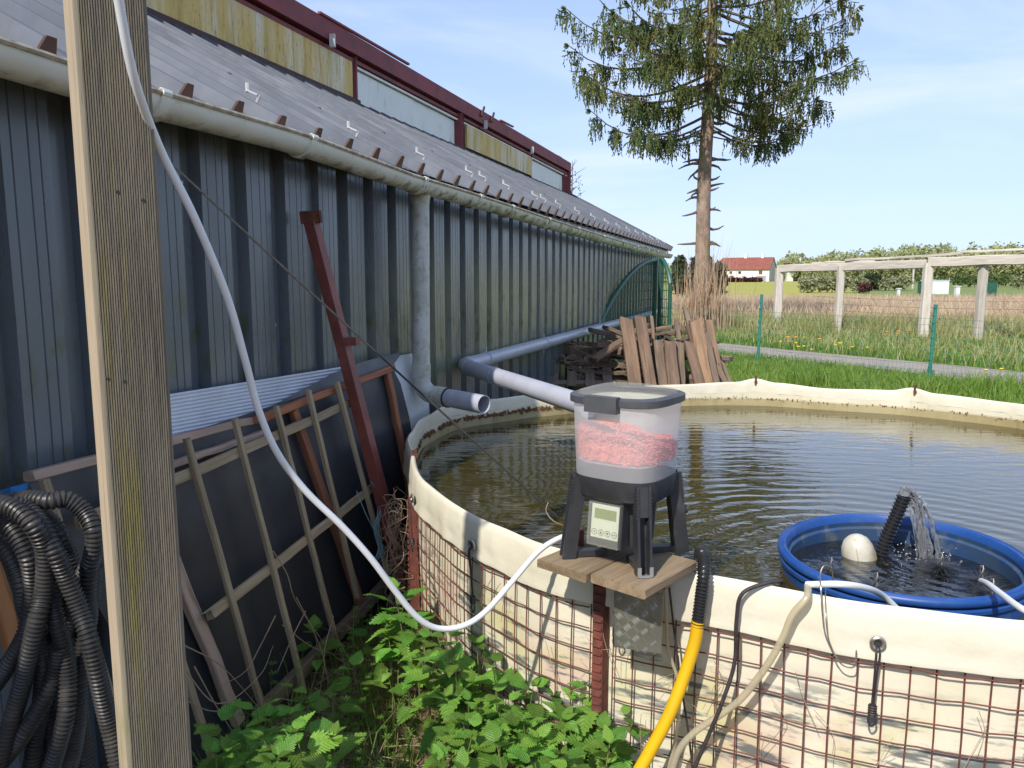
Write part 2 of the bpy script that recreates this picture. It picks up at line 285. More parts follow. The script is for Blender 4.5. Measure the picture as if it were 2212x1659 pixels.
TUB_C = (1.178, 2.245)
def water_mat(name, base, c, amp, lam, fade, amp2, rough=.02):
    m, n, l, b = nmat(name)
    g = n.new('ShaderNodeNewGeometry'); P = g.outputs['Position']
    v = n.new('ShaderNodeVectorMath'); v.operation = 'DISTANCE'; v.inputs[1].default_value = c; 
    wob = n.new('ShaderNodeTexNoise'); wob.inputs['Scale'].default_value = 3.2; wob.inputs['Detail'].default_value = 2; l.new(P, wob.inputs[0])
    l.new(P, v.inputs[0]); d = v.outputs['Value']
    ph = n.new('ShaderNodeMath'); ph.operation = 'MULTIPLY_ADD'; ph.inputs[1].default_value = 2 * math.pi / lam; l.new(d, ph.inputs[0])
    l.new(mul(n, l, wob.outputs[0], 9.0), ph.inputs[2])
    sn = n.new('ShaderNodeMath'); sn.operation = 'SINE'; l.new(ph.outputs[0], sn.inputs[0])
    fd = n.new('ShaderNodeMapRange'); fd.interpolation_type = 'SMOOTHSTEP'; fd.inputs['From Min'].default_value = fade[0]; fd.inputs['From Max'].default_value = fade[1]; fd.inputs['To Min'].default_value = 1; fd.inputs['To Max'].default_value = fade[2]; l.new(d, fd.inputs[0])
    h1 = mul(n, l, mul(n, l, sn.outputs[0], fd.outputs[0]), amp)
    mp2 = n.new('ShaderNodeMapping'); mp2.inputs['Rotation'].default_value = (0, 0, -.25); mp2.inputs['Scale'].default_value = (.55, 2.2, 1); l.new(P, mp2.inputs[0])
    n2 = n.new('ShaderNodeTexNoise'); n2.inputs['Scale'].default_value = 6; n2.inputs['Detail'].default_value = 3; n2.inputs['Distortion'].default_value = .8; l.new(mp2.outputs[0], n2.inputs[0])
    h2 = mul(n, l, n2.outputs[0], amp2)
    n3 = n.new('ShaderNodeTexNoise'); n3.inputs['Scale'].default_value = 38; n3.inputs['Detail'].default_value = 2; l.new(P, n3.inputs[0])
    fd3 = n.new('ShaderNodeMapRange'); fd3.inputs['From Min'].default_value = .3; fd3.inputs['From Max'].default_value = .95; fd3.inputs['To Min'].default_value = amp * 2.2; fd3.inputs['To Max'].default_value = amp * .12; l.new(d, fd3.inputs[0])
    h3 = mul(n, l, n3.outputs[0], fd3.outputs[0])
    a1 = n.new('ShaderNodeMath'); l.new(h1, a1.inputs[0]); l.new(h2, a1.inputs[1]); a2 = n.new('ShaderNodeMath'); l.new(a1.outputs[0], a2.inputs[0]); l.new(h3, a2.inputs[1])
    bp = n.new('ShaderNodeBump'); bp.inputs['Distance'].default_value = 1; l.new(a2.outputs[0], bp.inputs['Height']); l.new(bp.outputs[0], b.inputs['Normal'])
    b.inputs['Base Color'].default_value = (*base, 1); b.inputs['Roughness'].default_value = rough; b.inputs['IOR'].default_value = 2.1
water_mat('pond_water', (.046, .036, .0045), (*TUB_C, .70), .0012, .095, (.35, 1.6, .10), .0034)
water_mat('tub_water', (.012, .012, .010), (1.42, 2.36, .70), .0022, .05, (.05, .6, .3), .006)

def glassy(name, col, diff, trans_rough, kind='frost'):
    m, n, l, b = nmat(name); n.remove(b); out = n['Material Output']
    gl = n.new('ShaderNodeBsdfGlossy'); gl.inputs['Roughness'].default_value = .12 if kind != 'frost' else .3
    tp = n.new('ShaderNodeBsdfTransparent') if kind in ('clear', 'frost') else n.new('ShaderNodeBsdfRefraction')
    tp.inputs['Color'].default_value = (*col, 1)
    if kind == 'water': tp.inputs['Roughness'].default_value = trans_rough; tp.inputs['IOR'].default_value = 1.03 if kind == 'frost' else 1.33
    df = n.new('ShaderNodeBsdfDiffuse'); df.inputs[0].default_value = (*[min(1, c * .95) for c in col], 1)
    tl = n.new('ShaderNodeBsdfTranslucent'); tl.inputs[0].default_value = (*col, 1)
    m1 = n.new('ShaderNodeMixShader'); m1.inputs[0].default_value = .42; l.new(df.outputs[0], m1.inputs[1]); l.new(tl.outputs[0], m1.inputs[2])
    m2 = n.new('ShaderNodeMixShader'); m2.inputs[0].default_value = diff; l.new(tp.outputs[0], m2.inputs[1]); l.new(m1.outputs[0], m2.inputs[2])
    m3 = n.new('ShaderNodeMixShader'); m3.inputs[0].default_value = .12 if kind == 'water' else .06; l.new(m2.outputs[0], m3.inputs[1]); l.new(gl.outputs[0], m3.inputs[2])
    l.new(m3.outputs[0], out.inputs[0])
glassy('frosted', (.98, .985, .99), .46, .16)
glassy('clear_plastic', (.92, .93, .84), .22, 0, 'clear')
glassy('clear_tube', (.80, .74, .58), .55, .2)
glassy('water_clear', (.97, .98, .99), .26, .02, 'water')

# ------------------------------------------------------------------ mesh building
class MB:
    def __init__(s): s.v = []; s.f = []
    def add(s, vs, fs):
        o = len(s.v); s.v += [tuple(p) for p in vs]; s.f += [tuple(i + o for i in f) for f in fs]; return s
    def hexa(s, p):                                         # 4 bottom + 4 top corners
        return s.add(p, [(3, 2, 1, 0), (4, 5, 6, 7), (0, 1, 5, 4), (1, 2, 6, 5), (2, 3, 7, 6), (3, 0, 4, 7)])
    def box(s, c, d, rz=0.0):
        c = Vector(c); x = Vector((math.cos(rz), math.sin(rz), 0)) * d[0] / 2; y = Vector((-math.sin(rz), math.cos(rz), 0)) * d[1] / 2; z = Vector((0, 0, d[2] / 2))
        return s.hexa([c - x - y - z, c + x - y - z, c + x + y - z, c - x + y - z, c - x - y + z, c + x - y + z, c + x + y + z, c - x + y + z])
    def bar(s, p0, p1, w, t, up=(0, 0, 1)):
        p0 = Vector(p0); p1 = Vector(p1); d = (p1 - p0).normalized(); y = Vector(up).cross(d)
        if y.length < 1e-4: y = Vector((1, 0, 0)).cross(d)
        y.normalize(); z = d.cross(y); y = y * w / 2; z = z * t / 2
        return s.hexa([p0 - y - z, p1 - y - z, p1 + y - z, p0 + y - z, p0 - y + z, p1 - y + z, p1 + y + z, p0 + y + z])
    def tube(s, pts, r, n=8, caps=True):
        pts = [Vector(p) for p in pts]; k = len(pts); rs = r if isinstance(r, (list, tuple)) else [r] * k
        T = [(pts[min(i + 1, k - 1)] - pts[max(i - 1, 0)]).normalized() for i in range(k)]
        a = Vector((0, 0, 1)) if abs(T[0].z) < .9 else Vector((1, 0, 0)); x = a.cross(T[0]).normalized(); o = len(s.v)
        for i in range(k):
            x = (x - T[i] * x.dot(T[i])).normalized(); y = T[i].cross(x)
            for j in range(n):
                q = 2 * math.pi * j / n; s.v.append(tuple(pts[i] + (x * math.cos(q) + y * math.sin(q)) * rs[i]))
        for i in range(k - 1):
            for j in range(n):
                j2 = (j + 1) % n; s.f.append((o + i * n + j, o + i * n + j2, o + (i + 1) * n + j2, o + (i + 1) * n + j))
        if caps: s.f.append(tuple(o + j for j in reversed(range(n)))); s.f.append(tuple(o + (k - 1) * n + j for j in range(n)))
        return s
    def lathe(s, prof, c, n=48, caps=False):
        o = len(s.v); c = Vector(c)
        for r_, z in prof:
            for j in range(n):
                q = 2 * math.pi * j / n; s.v.append((c.x + r_ * math.cos(q), c.y + r_ * math.sin(q), c.z + z))
        for i in range(len(prof) - 1):
            for j in range(n):
                j2 = (j + 1) % n; s.f.append((o + i * n + j, o + i * n + j2, o + (i + 1) * n + j2, o + (i + 1) * n + j))
        if caps: s.f.append(tuple(o + j for j in reversed(range(n)))); s.f.append(tuple(o + (len(prof) - 1) * n + j for j in range(n)))
        return s
    def grid(s, P):                                         # P[i][j] points
        o = len(s.v); a = len(P); b = len(P[0])
        for row in P: s.v += [tuple(p) for p in row]
        for i in range(a - 1):
            for j in range(b - 1): s.f.append((o + i * b + j, o + i * b + j + 1, o + (i + 1) * b + j + 1, o + (i + 1) * b + j))
        return s
    def prism(s, poly, h):                                  # poly 3D points, extruded by vector h
        h = Vector(h); k = len(poly); a = [Vector(p) for p in poly]
        return s.add(a + [p + h for p in a], [tuple(reversed(range(k))), tuple(range(k, 2 * k))] + [(i, (i + 1) % k, k + (i + 1) % k, k + i) for i in range(k)])
    def mesh(s, name, mat, smooth=True, angle=40):
        me = bpy.data.meshes.new(name); me.from_pydata(s.v, [], s.f); me.materials.append(MATS[mat])
        if smooth: me.polygons.foreach_set('use_smooth', [True] * len(me.polygons)); me.set_sharp_from_angle(angle=R(angle))
        me.update(); return me
    def build(s, name, mat, parent=None, smooth=True, angle=40):
        return put(s.mesh(name, mat, smooth, angle), name, parent)
COL = sc.collection
def put(me, name, parent=None, mw=None):
    o = bpy.data.objects.new(name, me); COL.objects.link(o)
    if mw is not None: o.matrix_basis = mw
    if parent is not None:
        o.parent = parent; b = parent
        o.matrix_parent_inverse = Matrix.Translation(-Vector(parent['_w'])) if '_w' in parent else Matrix()
    return o
def tag(o, label, cat, group=None):
    o['label'] = label; o['category'] = cat
    if group: o['group'] = group
    return o
def thing(name, label, cat, loc, group=None):
    o = bpy.data.objects.new(name, None); COL.objects.link(o); o.location = loc; o['_w'] = tuple(loc); o.empty_display_size = .1
    return tag(o, label, cat, group)
def kind(o, k): o['kind'] = k; return o
def npmesh(name, V, F, mat, smooth=False):
    me = bpy.data.meshes.new(name); V = np.asarray(V, np.float32); F = np.asarray(F, np.int32)
    me.vertices.add(len(V)); me.vertices.foreach_set('co', V.ravel()); k = F.shape[1]
    me.loops.add(F.size); me.loops.foreach_set('vertex_index', F.ravel()); me.polygons.add(len(F))
    me.polygons.foreach_set('loop_start', np.arange(0, F.size, k, dtype=np.int32)); me.polygons.foreach_set('loop_total', np.full(len(F), k, np.int32))
    if smooth: me.polygons.foreach_set('use_smooth', np.ones(len(F), bool))
    me.materials.append(MATS[mat]); me.update(calc_edges=True); me.validate(); return me
def spl(pts, n=8):
    P = [Vector(p) for p in pts]; P = [P[0] * 2 - P[1]] + P + [P[-1] * 2 - P[-2]]; out = []
    for i in range(1, len(P) - 2):
        for k in range(n):
            t = k / n; a, b, c, d = P[i - 1], P[i], P[i + 1], P[i + 2]
            out.append(.5 * (2 * b + (c - a) * t + (2 * a - 5 * b + 4 * c - d) * t * t + (3 * b - a - 3 * c + d) * t ** 3))
    out.append(P[-2]); return out
def resample(path, step):
    L = [0]; 
    for a, b in zip(path, path[1:]): L.append(L[-1] + (b - a).length)
    k = max(2, int(L[-1] / step)); out = []; j = 0
    for i in range(k + 1):
        s = L[-1] * i / k
        while j < len(L) - 2 and L[j + 1] < s: j += 1
        f = (s - L[j]) / max(1e-9, L[j + 1] - L[j]); out.append(path[j].lerp(path[j + 1], min(1, f)))
    return out
def corr(mb, pts, r, pitch, amp, n=12, sub=6):
    p = resample(spl(pts, sub), pitch / 4)
    return mb.tube(p, [r if i % 4 in (0, 1) else r - amp for i in range(len(p))], n)
def frame(p0, p1, up=(0, 0, 1)):                            # local x along p0->p1, local z near up
    p0 = Vector(p0); x = (Vector(p1) - p0).normalized(); y = Vector(up).cross(x)
    if y.length < 1e-3: y = Vector((0, 1, 0)).cross(x)
    y.normalize(); z = x.cross(y)
    return Matrix(((x.x, y.x, z.x, p0.x), (x.y, y.y, z.y, p0.y), (x.z, y.z, z.z, p0.z), (0, 0, 0, 1)))
def board_mesh(L, w, t, mat, seg=6, warp=.004, ragged=0.0, rs=0, bev=.12):
    rr = random.Random(rs); rows = []; b = min(w, t) * bev
    prof = [(-w / 2 + b, -t / 2), (w / 2 - b, -t / 2), (w / 2, -t / 2 + b), (w / 2, t / 2 - b), (w / 2 - b, t / 2), (-w / 2 + b, t / 2), (-w / 2, t / 2 - b), (-w / 2, -t / 2 + b)]
    mb = MB(); k = len(prof)
    for i in range(seg + 1):
        oy = rr.uniform(-warp, warp); oz = rr.uniform(-warp, warp)
        for (y, z) in prof:
            x = L * i / seg
            if i in (0, seg): x += rr.uniform(-ragged, ragged)
            mb.v.append((x, y + oy + rr.uniform(-warp, warp) * .4, z + oz + rr.uniform(-warp, warp) * .4))
    for i in range(seg):
        for j in range(k): j2 = (j + 1) % k; mb.f.append((i * k + j, (i + 1) * k + j, (i + 1) * k + j2, i * k + j2))
    mb.f.append(tuple(range(k))); mb.f.append(tuple(seg * k + j for j in reversed(range(k))))
    return mb.mesh('board', mat, True, 30)
_bs = [0]
def plank(name, p0, p1, w, t, mat, parent=None, up=(0, 0, 1), seg=6, warp=.003, ragged=0.004):
    _bs[0] += 1; p0 = Vector(p0); p1 = Vector(p1)
    return put(board_mesh((p1 - p0).length, w, t, mat, seg, warp, ragged, _bs[0]), name, parent, frame(p0, p1, up))

# ================================================================== SETTING
def make_ground():
    rs = [0, .6, 1.2, 2, 3, 4, 5.2, 6.5, 8, 10, 12.5, 15, 18, 22, 27, 33, 40, 50, 62, 78, 95, 120, 150, 190, 230, 265, 320, 420, 600, 1000, 2500]
    mb = MB(); n = 72; mb.v.append((0, 0, 0))
    for r_ in rs[1:]:
        for j in range(n): a = 2 * math.pi * j / n; x, y = r_ * math.sin(a), r_ * math.cos(a); mb.v.append((x, y, gz(x, y)))
    for j in range(n): mb.f.append((0, 1 + (j + 1) % n, 1 + j))
    for i in range(len(rs) - 2):
        for j in range(n): j2 = (j + 1) % n; a = 1 + i * n; mb.f.append((a + j, a + j2, a + n + j2, a + n + j))
    kind(mb.build('ground', 'ground_soil'), 'structure')
make_ground()
def far_edge(Y): return 5.4 + (19.7 - Y) * .54
rows = []
for i in range(40):
    Y = 8.0 + i * .55; xr = far_edge(Y) + .05 * math.sin(Y); xl = xr - 1.95 - .25 * sstep(14, 11, Y)
    rows.append([(xl, Y, gz(xl, Y) + .012), ((xl + xr) / 2, Y, gz((xl + xr) / 2, Y) + .02), (xr, Y, gz(xr, Y) + .012)])
kind(MB().grid(rows).build('path', 'asphalt'), 'structure')

# ================================================================== SHED
WD = 2.03                                                   # wall plane, metres from the camera axis
T_END = 15.5; T0 = -1.6; PT = .2585
shed = thing('farm_shed', 'long low farm shed with dark ribbed metal wall, grey roof and red clerestory', 'shed', wpt(5, WD + 1.0, 0))
def sheet_profile(t):                                       # outward offset: broad raised bands, narrow recesses
    u = (t - .03) % PT
    if u < .012: return .048 * u / .012
    if u < .165: return .048
    if u < .177: return .048 * (.177 - u) / .012
    return 0
PROF = [0, .012, .040, .043, .046, .092, .095, .098, .128, .131, .134, .165, .177]
def wall_sheet(k):
    ts = []
    for r_ in range(4):
        for u in PROF: ts.append((k * 4 + r_) * PT + .03 + u)
    ts.append((k * 4 + 4) * PT + .03 + .004)
    P = []
    for zz in (0.02, .5, 1.0, 1.5, 2.20):
        row = []
        for i, t in enumerate(ts):
            u = (t - .03) % PT if i < len(ts) - 1 else 0
            g = -.005 if any(abs(u - q) < 1e-4 for q in (.043, .095, .131)) else 0
            off = sheet_profile(t) + g + .0015 * math.sin(zz * 5 + k)
            row.append(wpt(t, WD - off - .0012 * (k % 2), zz))
        P.append(row)
    MB().grid(P).build('wall_sheet', 'cladding', shed, angle=25)
for k in range(-2, 15): wall_sheet(k)
MB().grid([[wpt(-2.0, WD + .012, 0), wpt(T_END + .02, WD + .012, 0)], [wpt(-2.0, WD + .012, 2.24), wpt(T_END + .02, WD + .012, 2.24)]]).build('wall_backing', 'cladding', shed)
for j in range(4, 44, 1):
    for zz in (1.93, 1.42):
        if (j * 7 + int(zz * 10)) % 3 == 0:
            p = wpt(j * PT + .03 + .215, WD - .002, zz + .02 * math.sin(j)); MB().tube([p, p + N * .005, p + N * .012], [.011, .011, .005], 8).build('wall_screw', 'white_metal', shed)
# roof plane: eave at D 1.86 z 2.16, climbing 28 degrees to the clerestory
RE_D, RE_Z = 1.86, 2.185; C_D, C_Z = 4.0, 3.32; RS = (C_Z - RE_Z) / (C_D - RE_D)
RN = (N * math.sin(math.atan(RS)) + Vector((0, 0, math.cos(math.atan(RS))))).normalized()
def rpt(t, s, hgt=0.0): return wpt(t, RE_D + (C_D - RE_D) * s, RE_Z + (C_Z - RE_Z) * s) + RN * hgt
RP = [(0, 0), (.020, .052), (.042, .052), (.062, 0), (.110, 0), (.114, .004), (.122, .004), (.126, 0), (.172, 0), (.176, .004), (.184, .004), (.188, 0)]
for k in range(-2, 15):
    ts = [((k * 4 + r_) * PT + .06 + u, hh) for r_ in range(4) for u, hh in RP] + [((k * 4 + 4) * PT + .06 + .001, 0)]
    MB().grid([[rpt(t, s, hh + .002 * (k % 2)) for t, hh in ts] for s in (0, .33, .66, 1.0)]).build('roof_sheet', 'roof_metal', shed, angle=25)
for j in range(-7, 60):                                     # open rib ends showing the brown underside
    t = j * PT + .06
    pts = [rpt(t - .006, 0, -.02), rpt(t + .068, 0, -.02), rpt(t + .062, 0, .004), rpt(t + .046, 0, .060), rpt(t + .016, 0, .060), rpt(t, 0, .004)]
    MB().prism([p + N * .006 for p in pts], N * -.012).build('rib_end', 'brown_steel', shed, False)
    if j % 3 == 1 or j in (20, 22, 26):                     # white hook bolts
        b = rpt(t + .031, .055, .056); m = MB()
        m.tube([b, b + RN * .03], .006, 6); m.bar(b + RN * .03 - N * .004, b + RN * .036 - N * .060 + Vector((0, 0, .018)), .022, .006); m.tube([b + RN * .036 - N * .058 + Vector((0, 0, .01)), b + RN * .036 - N * .058 + Vector((0, 0, .045))], .008, 6)
        m.build('roof_hook', 'white_metal', shed)
    if j % 3 == 0:
        b = rpt(t + .031, .30, .042); MB().tube([b, b + RN * .018], .010, 6).build('roof_screw', 'roof_metal', shed)
MB().bar(rpt(T0, 0, -.035) - N * .05, rpt(T_END, 0, -.035) - N * .05, .02, .05).build('eave_board', 'cladding', shed, False)
MB().add([rpt(T_END, 0, -.01), rpt(T_END, 1, -.01), wpt(T_END, C_D, 0), wpt(T_END, WD, 0), wpt(T_END, WD, 2.2)], [(0, 1, 2, 3, 4)]).build('end_wall', 'cladding', shed, False)
MB().bar(rpt(T_END - .02, 0, .03), rpt(T_END - .02, 1, .03), .06, .10, RN).build('verge_trim', 'roof_metal', shed, False)
# clerestory
def cl(t, off, z): return wpt(t, C_D - off, z)
tc_ = lambda x, y: on_wall(x, y, C_D).dot(U)
def zc_(x, y): return on_wall(x, y, C_D).z
TA, TB, TC, TD = tc_(757, 150), tc_(990, 270), tc_(1141, 330), T_END
ztop = 3.93; zb = C_Z
def cpanel(t0, t1, off, z0, z1, mat, th=.02):
    MB().prism([cl(t0, off, z0), cl(t1, off, z0), cl(t1, off, z1), cl(t0, off, z1)], N * th).build('clerestory_panel', mat, shed, False)
cpanel(TA - 4.2, TA - .05, .03, zb + .03, ztop - .19, 'panel_stained')
tm = tc_(888, 220)
cpanel(TA + .06, tm, .0, zb + .0, ztop - .27, 'panel_white'); cpanel(tm + .01, TB - .16, -.012, zb + .0, ztop - .27, 'panel_white')
cpanel(TB + .13, TC, .04, zb + .05, ztop - .26, 'panel_stained', .03)
tm2 = tc_(1181, 385)
cpanel(TC + .05, tm2, .0, zb, ztop - .28, 'panel_white'); cpanel(tm2 + .01, TD - .35, -.012, zb, ztop - .28, 'panel_white')
def rbar(name, a, b, w, t, mat='red_steel'): MB().bar(a, b, w, t).build(name, mat, shed, False)
rbar('clerestory_beam', cl(TA - 5, .05, ztop - .07), cl(TD, .05, ztop - .07), .10, .17)
rbar('clerestory_rail', cl(TA - 5, .03, ztop - .20), cl(TD - .1, .03, ztop - .20), .05, .035)
rbar('clerestory_rail', cl(TA + .02, .03, ztop - .245), cl(TD - .1, .03, ztop - .245), .03, .02, 'panel_white')
for t, w in ((TA - 4.25, .14), (TA, .07), (TB - .10, .13), (TB + .03, .07), (TC + .02, .05), (TD - .06, .16), (TD - .30, .06)):
    rbar('clerestory_post', cl(t, .03, zb - .05), cl(t, .03, ztop - .15), .06, w)
rbar('clerestory_sill', cl(TA - 5, .06, zb + .0), cl(TA, .06, zb + .0), .09, .07, 'brown_steel')
rbar('clerestory_sill', cl(TA, .04, zb - .03), cl(TD, .04, zb - .03), .09, .05, 'brown_steel')
MB().grid([[cl(TA - 5, -1.4, ztop + .12), cl(TD, -1.4, ztop + .12)], [cl(TA - 5, .06, ztop + .022), cl(TD, .06, ztop + .022)]]).build('upper_roof', 'roof_metal', shed, False)
for x, y in ((693, 72), (1032, 263), (1135, 303)):
    t = tc_(x, y); MB().box(cl(t, .12, ztop - .16), (.05, .04, .11), 0).build('panel_clip', 'white_metal', shed, False)
for t0, t1 in ((TA - 2.6, TA - 1.3), (TA - .7, TA + 1.1), (TB + 1.4, TB + 2.0)):
    rbar('edge_strip', cl(t0, .10, ztop + .03), cl(t1, .10, ztop + .045), .03, .02)
for t in (TB + .55, TB + .95): rbar('roof_bracket', cl(t, .12, ztop - .08), cl(t + .12, .12, ztop + .07), .02, .03, 'brown_steel')
# back wall so the shed is closed behind the clerestory
MB().grid([[cl(TA - 5, -.06, 0), cl(TD, -.06, 0)], [cl(TA - 5, -.06, ztop), cl(TD, -.06, ztop)]]).build('inner_wall', 'panel_white', shed, False)

# gutter: half-round, slightly sagging
GD = 1.79
gp = [on_wall(x, y, GD - .06) for x, y in ((0, 88), (280, 181), (660, 292), (900, 382), (1000, 412), (1100, 444), (1200, 478), (1300, 509), (1400, 539), (1453, 551))]
gl_ = [(p.dot(U), p.z) for p in gp]; gl_ = [(-1.6, gl_[0][1] + .01)] + gl_
def gzt(t):
    for (a, za), (b, zb_) in zip(gl_, gl_[1:]):
        if t <= b: return za + (zb_ - za) * max(0, (t - a) / (b - a))
    return gl_[-1][1]
GT1 = gl_[-1][0]; GR = .062
rows_o = []; NT = 90
for i in range(NT + 1):
    t = -1.6 + (GT1 + 1.6) * i / NT; z = gzt(t); row = []
    for k in range(13):
        a = math.pi * k / 12; row.append(wpt(t, GD - GR * math.cos(a), z - GR * 1.05 * math.sin(a)))
    for k in range(12, -1, -1):
        a = math.pi * k / 12; row.append(wpt(t, GD - (GR - .004) * math.cos(a), z - (GR - .004) * 1.05 * math.sin(a)))
    rows_o.append(row)
gutter = MB().grid(rows_o).build('gutter', 'gutter_pvc', shed)
b = MB().tube([wpt(-1.6 + (GT1 + 1.6) * i / NT, GD - GR - .001, gzt(-1.6 + (GT1 + 1.6) * i / NT) + .002) for i in range(NT + 1)], .0085, 6).build('gutter_bead', 'gutter_bead', gutter)
def collar(t, w=.036, ex=.010, mat='gutter_pvc'):
    rows = []; z = gzt(t)
    for dt, e in ((-w / 2, 0), (-w / 2, ex), (w / 2, ex), (w / 2, 0)):
        rows.append([wpt(t + dt, GD - (GR + e) * math.cos(math.pi * k / 16), z + .012 - (GR + e + .012) * 1.05 * math.sin(math.pi * k / 16)) for k in range(17)])
    m = MB().grid(rows); m.tube([wpt(t - w / 2, GD - GR - .002, z + .002), wpt(t + w / 2, GD - GR - .002, z + .002)], .013, 8)
    m.build('gutter_bracket', mat, gutter)
for x, y in ((350, 215), (672, 320), (915, 400), (1035, 440), (1105, 462), (1185, 485), (1248, 505), (1303, 520), (1345, 530), (1376, 537), (1400, 545), (1420, 550), (1437, 553)):
    collar(on_wall(x, y, GD - .05).dot(U))
# downspout
dt = on_wall(911, 420, 1.82).dot(U); DD = 1.83; dz = gzt(dt)
ds = MB().tube([wpt(dt, DD, dz - .07), wpt(dt, DD + .01, on_wall(905, 856, DD).z + .12)], .050, 20).build('downspout', 'pipe_stained', shed)
EZ = on_wall(905, 856, DD).z; zj = EZ + .10; od = (N * .96 + U * .10).normalized()
ang = [wpt(dt, DD + .01, zj + .05), wpt(dt, DD + .01, zj)] + [wpt(dt, DD + .01, EZ + .085) + (Vector((0, 0, -1)) * math.sin(a) + od * (1 - math.cos(a))) * .085 for a in (R(15), R(30), R(45), R(60), R(75), R(86))]
MB().tube(ang, .052, 20).build('elbow', 'pipe_stained', ds)
MB().tube([wpt(dt, DD + .01, zj + .075), wpt(dt, DD + .01, zj)], .0545, 20).build('joint_ring', 'pipe_stained', ds)
e0 = ang[-1]; e1 = at_z(1046, 874, e0.z - .012)
m = MB(); dv = (e1 - e0).normalized(); rr_ = [(.050, 0), (.050, (e1 - e0).length), (.046, (e1 - e0).length), (.046, .12)]
Fm = frame(e0, e1)
for r_, x in rr_:
    for j in range(24): q = 2 * math.pi * j / 24; m.v.append(tuple(Fm @ Vector((x, r_ * math.cos(q), r_ * math.sin(q)))))
for i in range(3):
    for j in range(24): j2 = (j + 1) % 24; m.f.append((i * 24 + j, i * 24 + j2, (i + 1) * 24 + j2, (i + 1) * 24 + j))
m.build('outlet_pipe', 'pipe_grey', ds)
MB().tube([e0 + dv * .02, e0 + dv * .11], .0545, 20).build('joint_ring', 'pipe_stained', ds)
MB().tube([e0 + dv * .105, e0 + dv * .112], .0565, 20).build('cable_tie', 'black_tie', ds)
MB().tube([wpt(dt, DD, dz - .02), wpt(dt, DD, dz - .075), wpt(dt, DD, dz - .11)], [.060, .056, .051], 20).build('gutter_outlet', 'gutter_pvc', ds)
# drain pipe along the wall with its arm over the tank
q0 = on_wall(1425, 672, 1.90); q1 = on_wall(1000, 772, 1.90); q2 = at_z(1240, 868, q1.z - .06)
q1.z = q0.z + .0; 
arm = (q2 - q1).normalized(); al = (q1 - q0).normalized()
pp = MB().tube([q0, q1 - al * .10], .050, 18).build('drain_pipe', 'pipe_grey', shed)
bend = [q1 - al * .12]; A0 = q1 - al * .11; A2 = q1 + arm * .11
for i in range(9): f = i / 8; bend.append(A0 * (1 - f) ** 2 + q1 * 2 * f * (1 - f) + A2 * f * f)
bend.append(q1 + arm * .13)
MB().tube(bend, .0535, 18).build('elbow', 'pipe_grey', pp)
MB().tube([q1 + arm * .10, q2 + arm * .15], .050, 18).build('pipe_arm', 'pipe_grey', pp)
MB().tube([q1 + arm * .52, q1 + arm * .60], .0528, 18).build('joint_ring', 'pipe_grey', pp)
for f in (.955, .80, .55, .3):
    p = q0.lerp(q1, f); mm = MB().tube([p - al * .012, p + al * .012], .0555, 18); mm.tube([p + Vector((0, 0, .05)), p + Vector((0, 0, .085))], .008, 6); mm.tube([p - Vector((0, 0, .05)), p - Vector((0, 0, .09))], .006, 6); mm.build('pipe_clamp', 'pipe_grey', pp)

# ================================================================== NEAR POST
def make_post():
    fr = Vector((.68, -.735, 0)).normalized(); sd = Vector((fr.y, -fr.x, 0))      # sd points left along the face
    left = at_y(158, 0, 1.34); left.z = 0
    W_, D_ = .118, .062
    o = thing('wooden_post', 'weathered ridged timber post standing close at the left edge', 'post', (left.x, left.y, 0))
    Fm = Matrix(((-sd.x, -fr.x, 0, left.x), (-sd.y, -fr.y, 0, left.y), (0, 0, 1, 0), (0, 0, 0, 1)))
    m = MB(); nr = 26; zs = [0, .4, .8, 1.2, 1.6, 2.0, 2.6, 3.1]
    xs = []
    for i in range(nr):
        x0 = .006 + (W_ - .012) * i / nr; w = (W_ - .012) / nr
        xs += [(x0, 0), (x0 + w * .55, 0), (x0 + w * .64, .0034), (x0 + w * .92, .0034)]
    xs = [(0, .006), (.002, .002)] + xs + [(W_ - .002, .002), (W_, .006)]
    m.grid([[(x, y, z) for x, y in xs] for z in zs]); 
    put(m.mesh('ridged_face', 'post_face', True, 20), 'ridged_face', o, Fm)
    m = MB(); m.grid([[(0, D_, z), (0, .006, z)] for z in zs]); m.grid([[(W_, .006, z), (W_, D_, z)] for z in zs]); m.grid([[(W_, D_, z), (0, D_, z)] for z in zs])
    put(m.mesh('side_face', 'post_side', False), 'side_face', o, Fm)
    for px, py, d in ((272, 410, .0032), (345, 425, .0034), (238, 820, .003), (283, 828, .003)):
        p = at_y(px, py, 1.34); u = (Vector((p.x, p.y, 0)) - left).dot(-sd)
        put(MB().tube([(0, 0, 0), (0, .0035, 0)], d, 8).mesh('nail_hole', 'print_dark'), 'nail_hole', o, Fm @ Matrix.Translation((min(.1, max(.01, u)), -.0006, p.z)))
make_post()

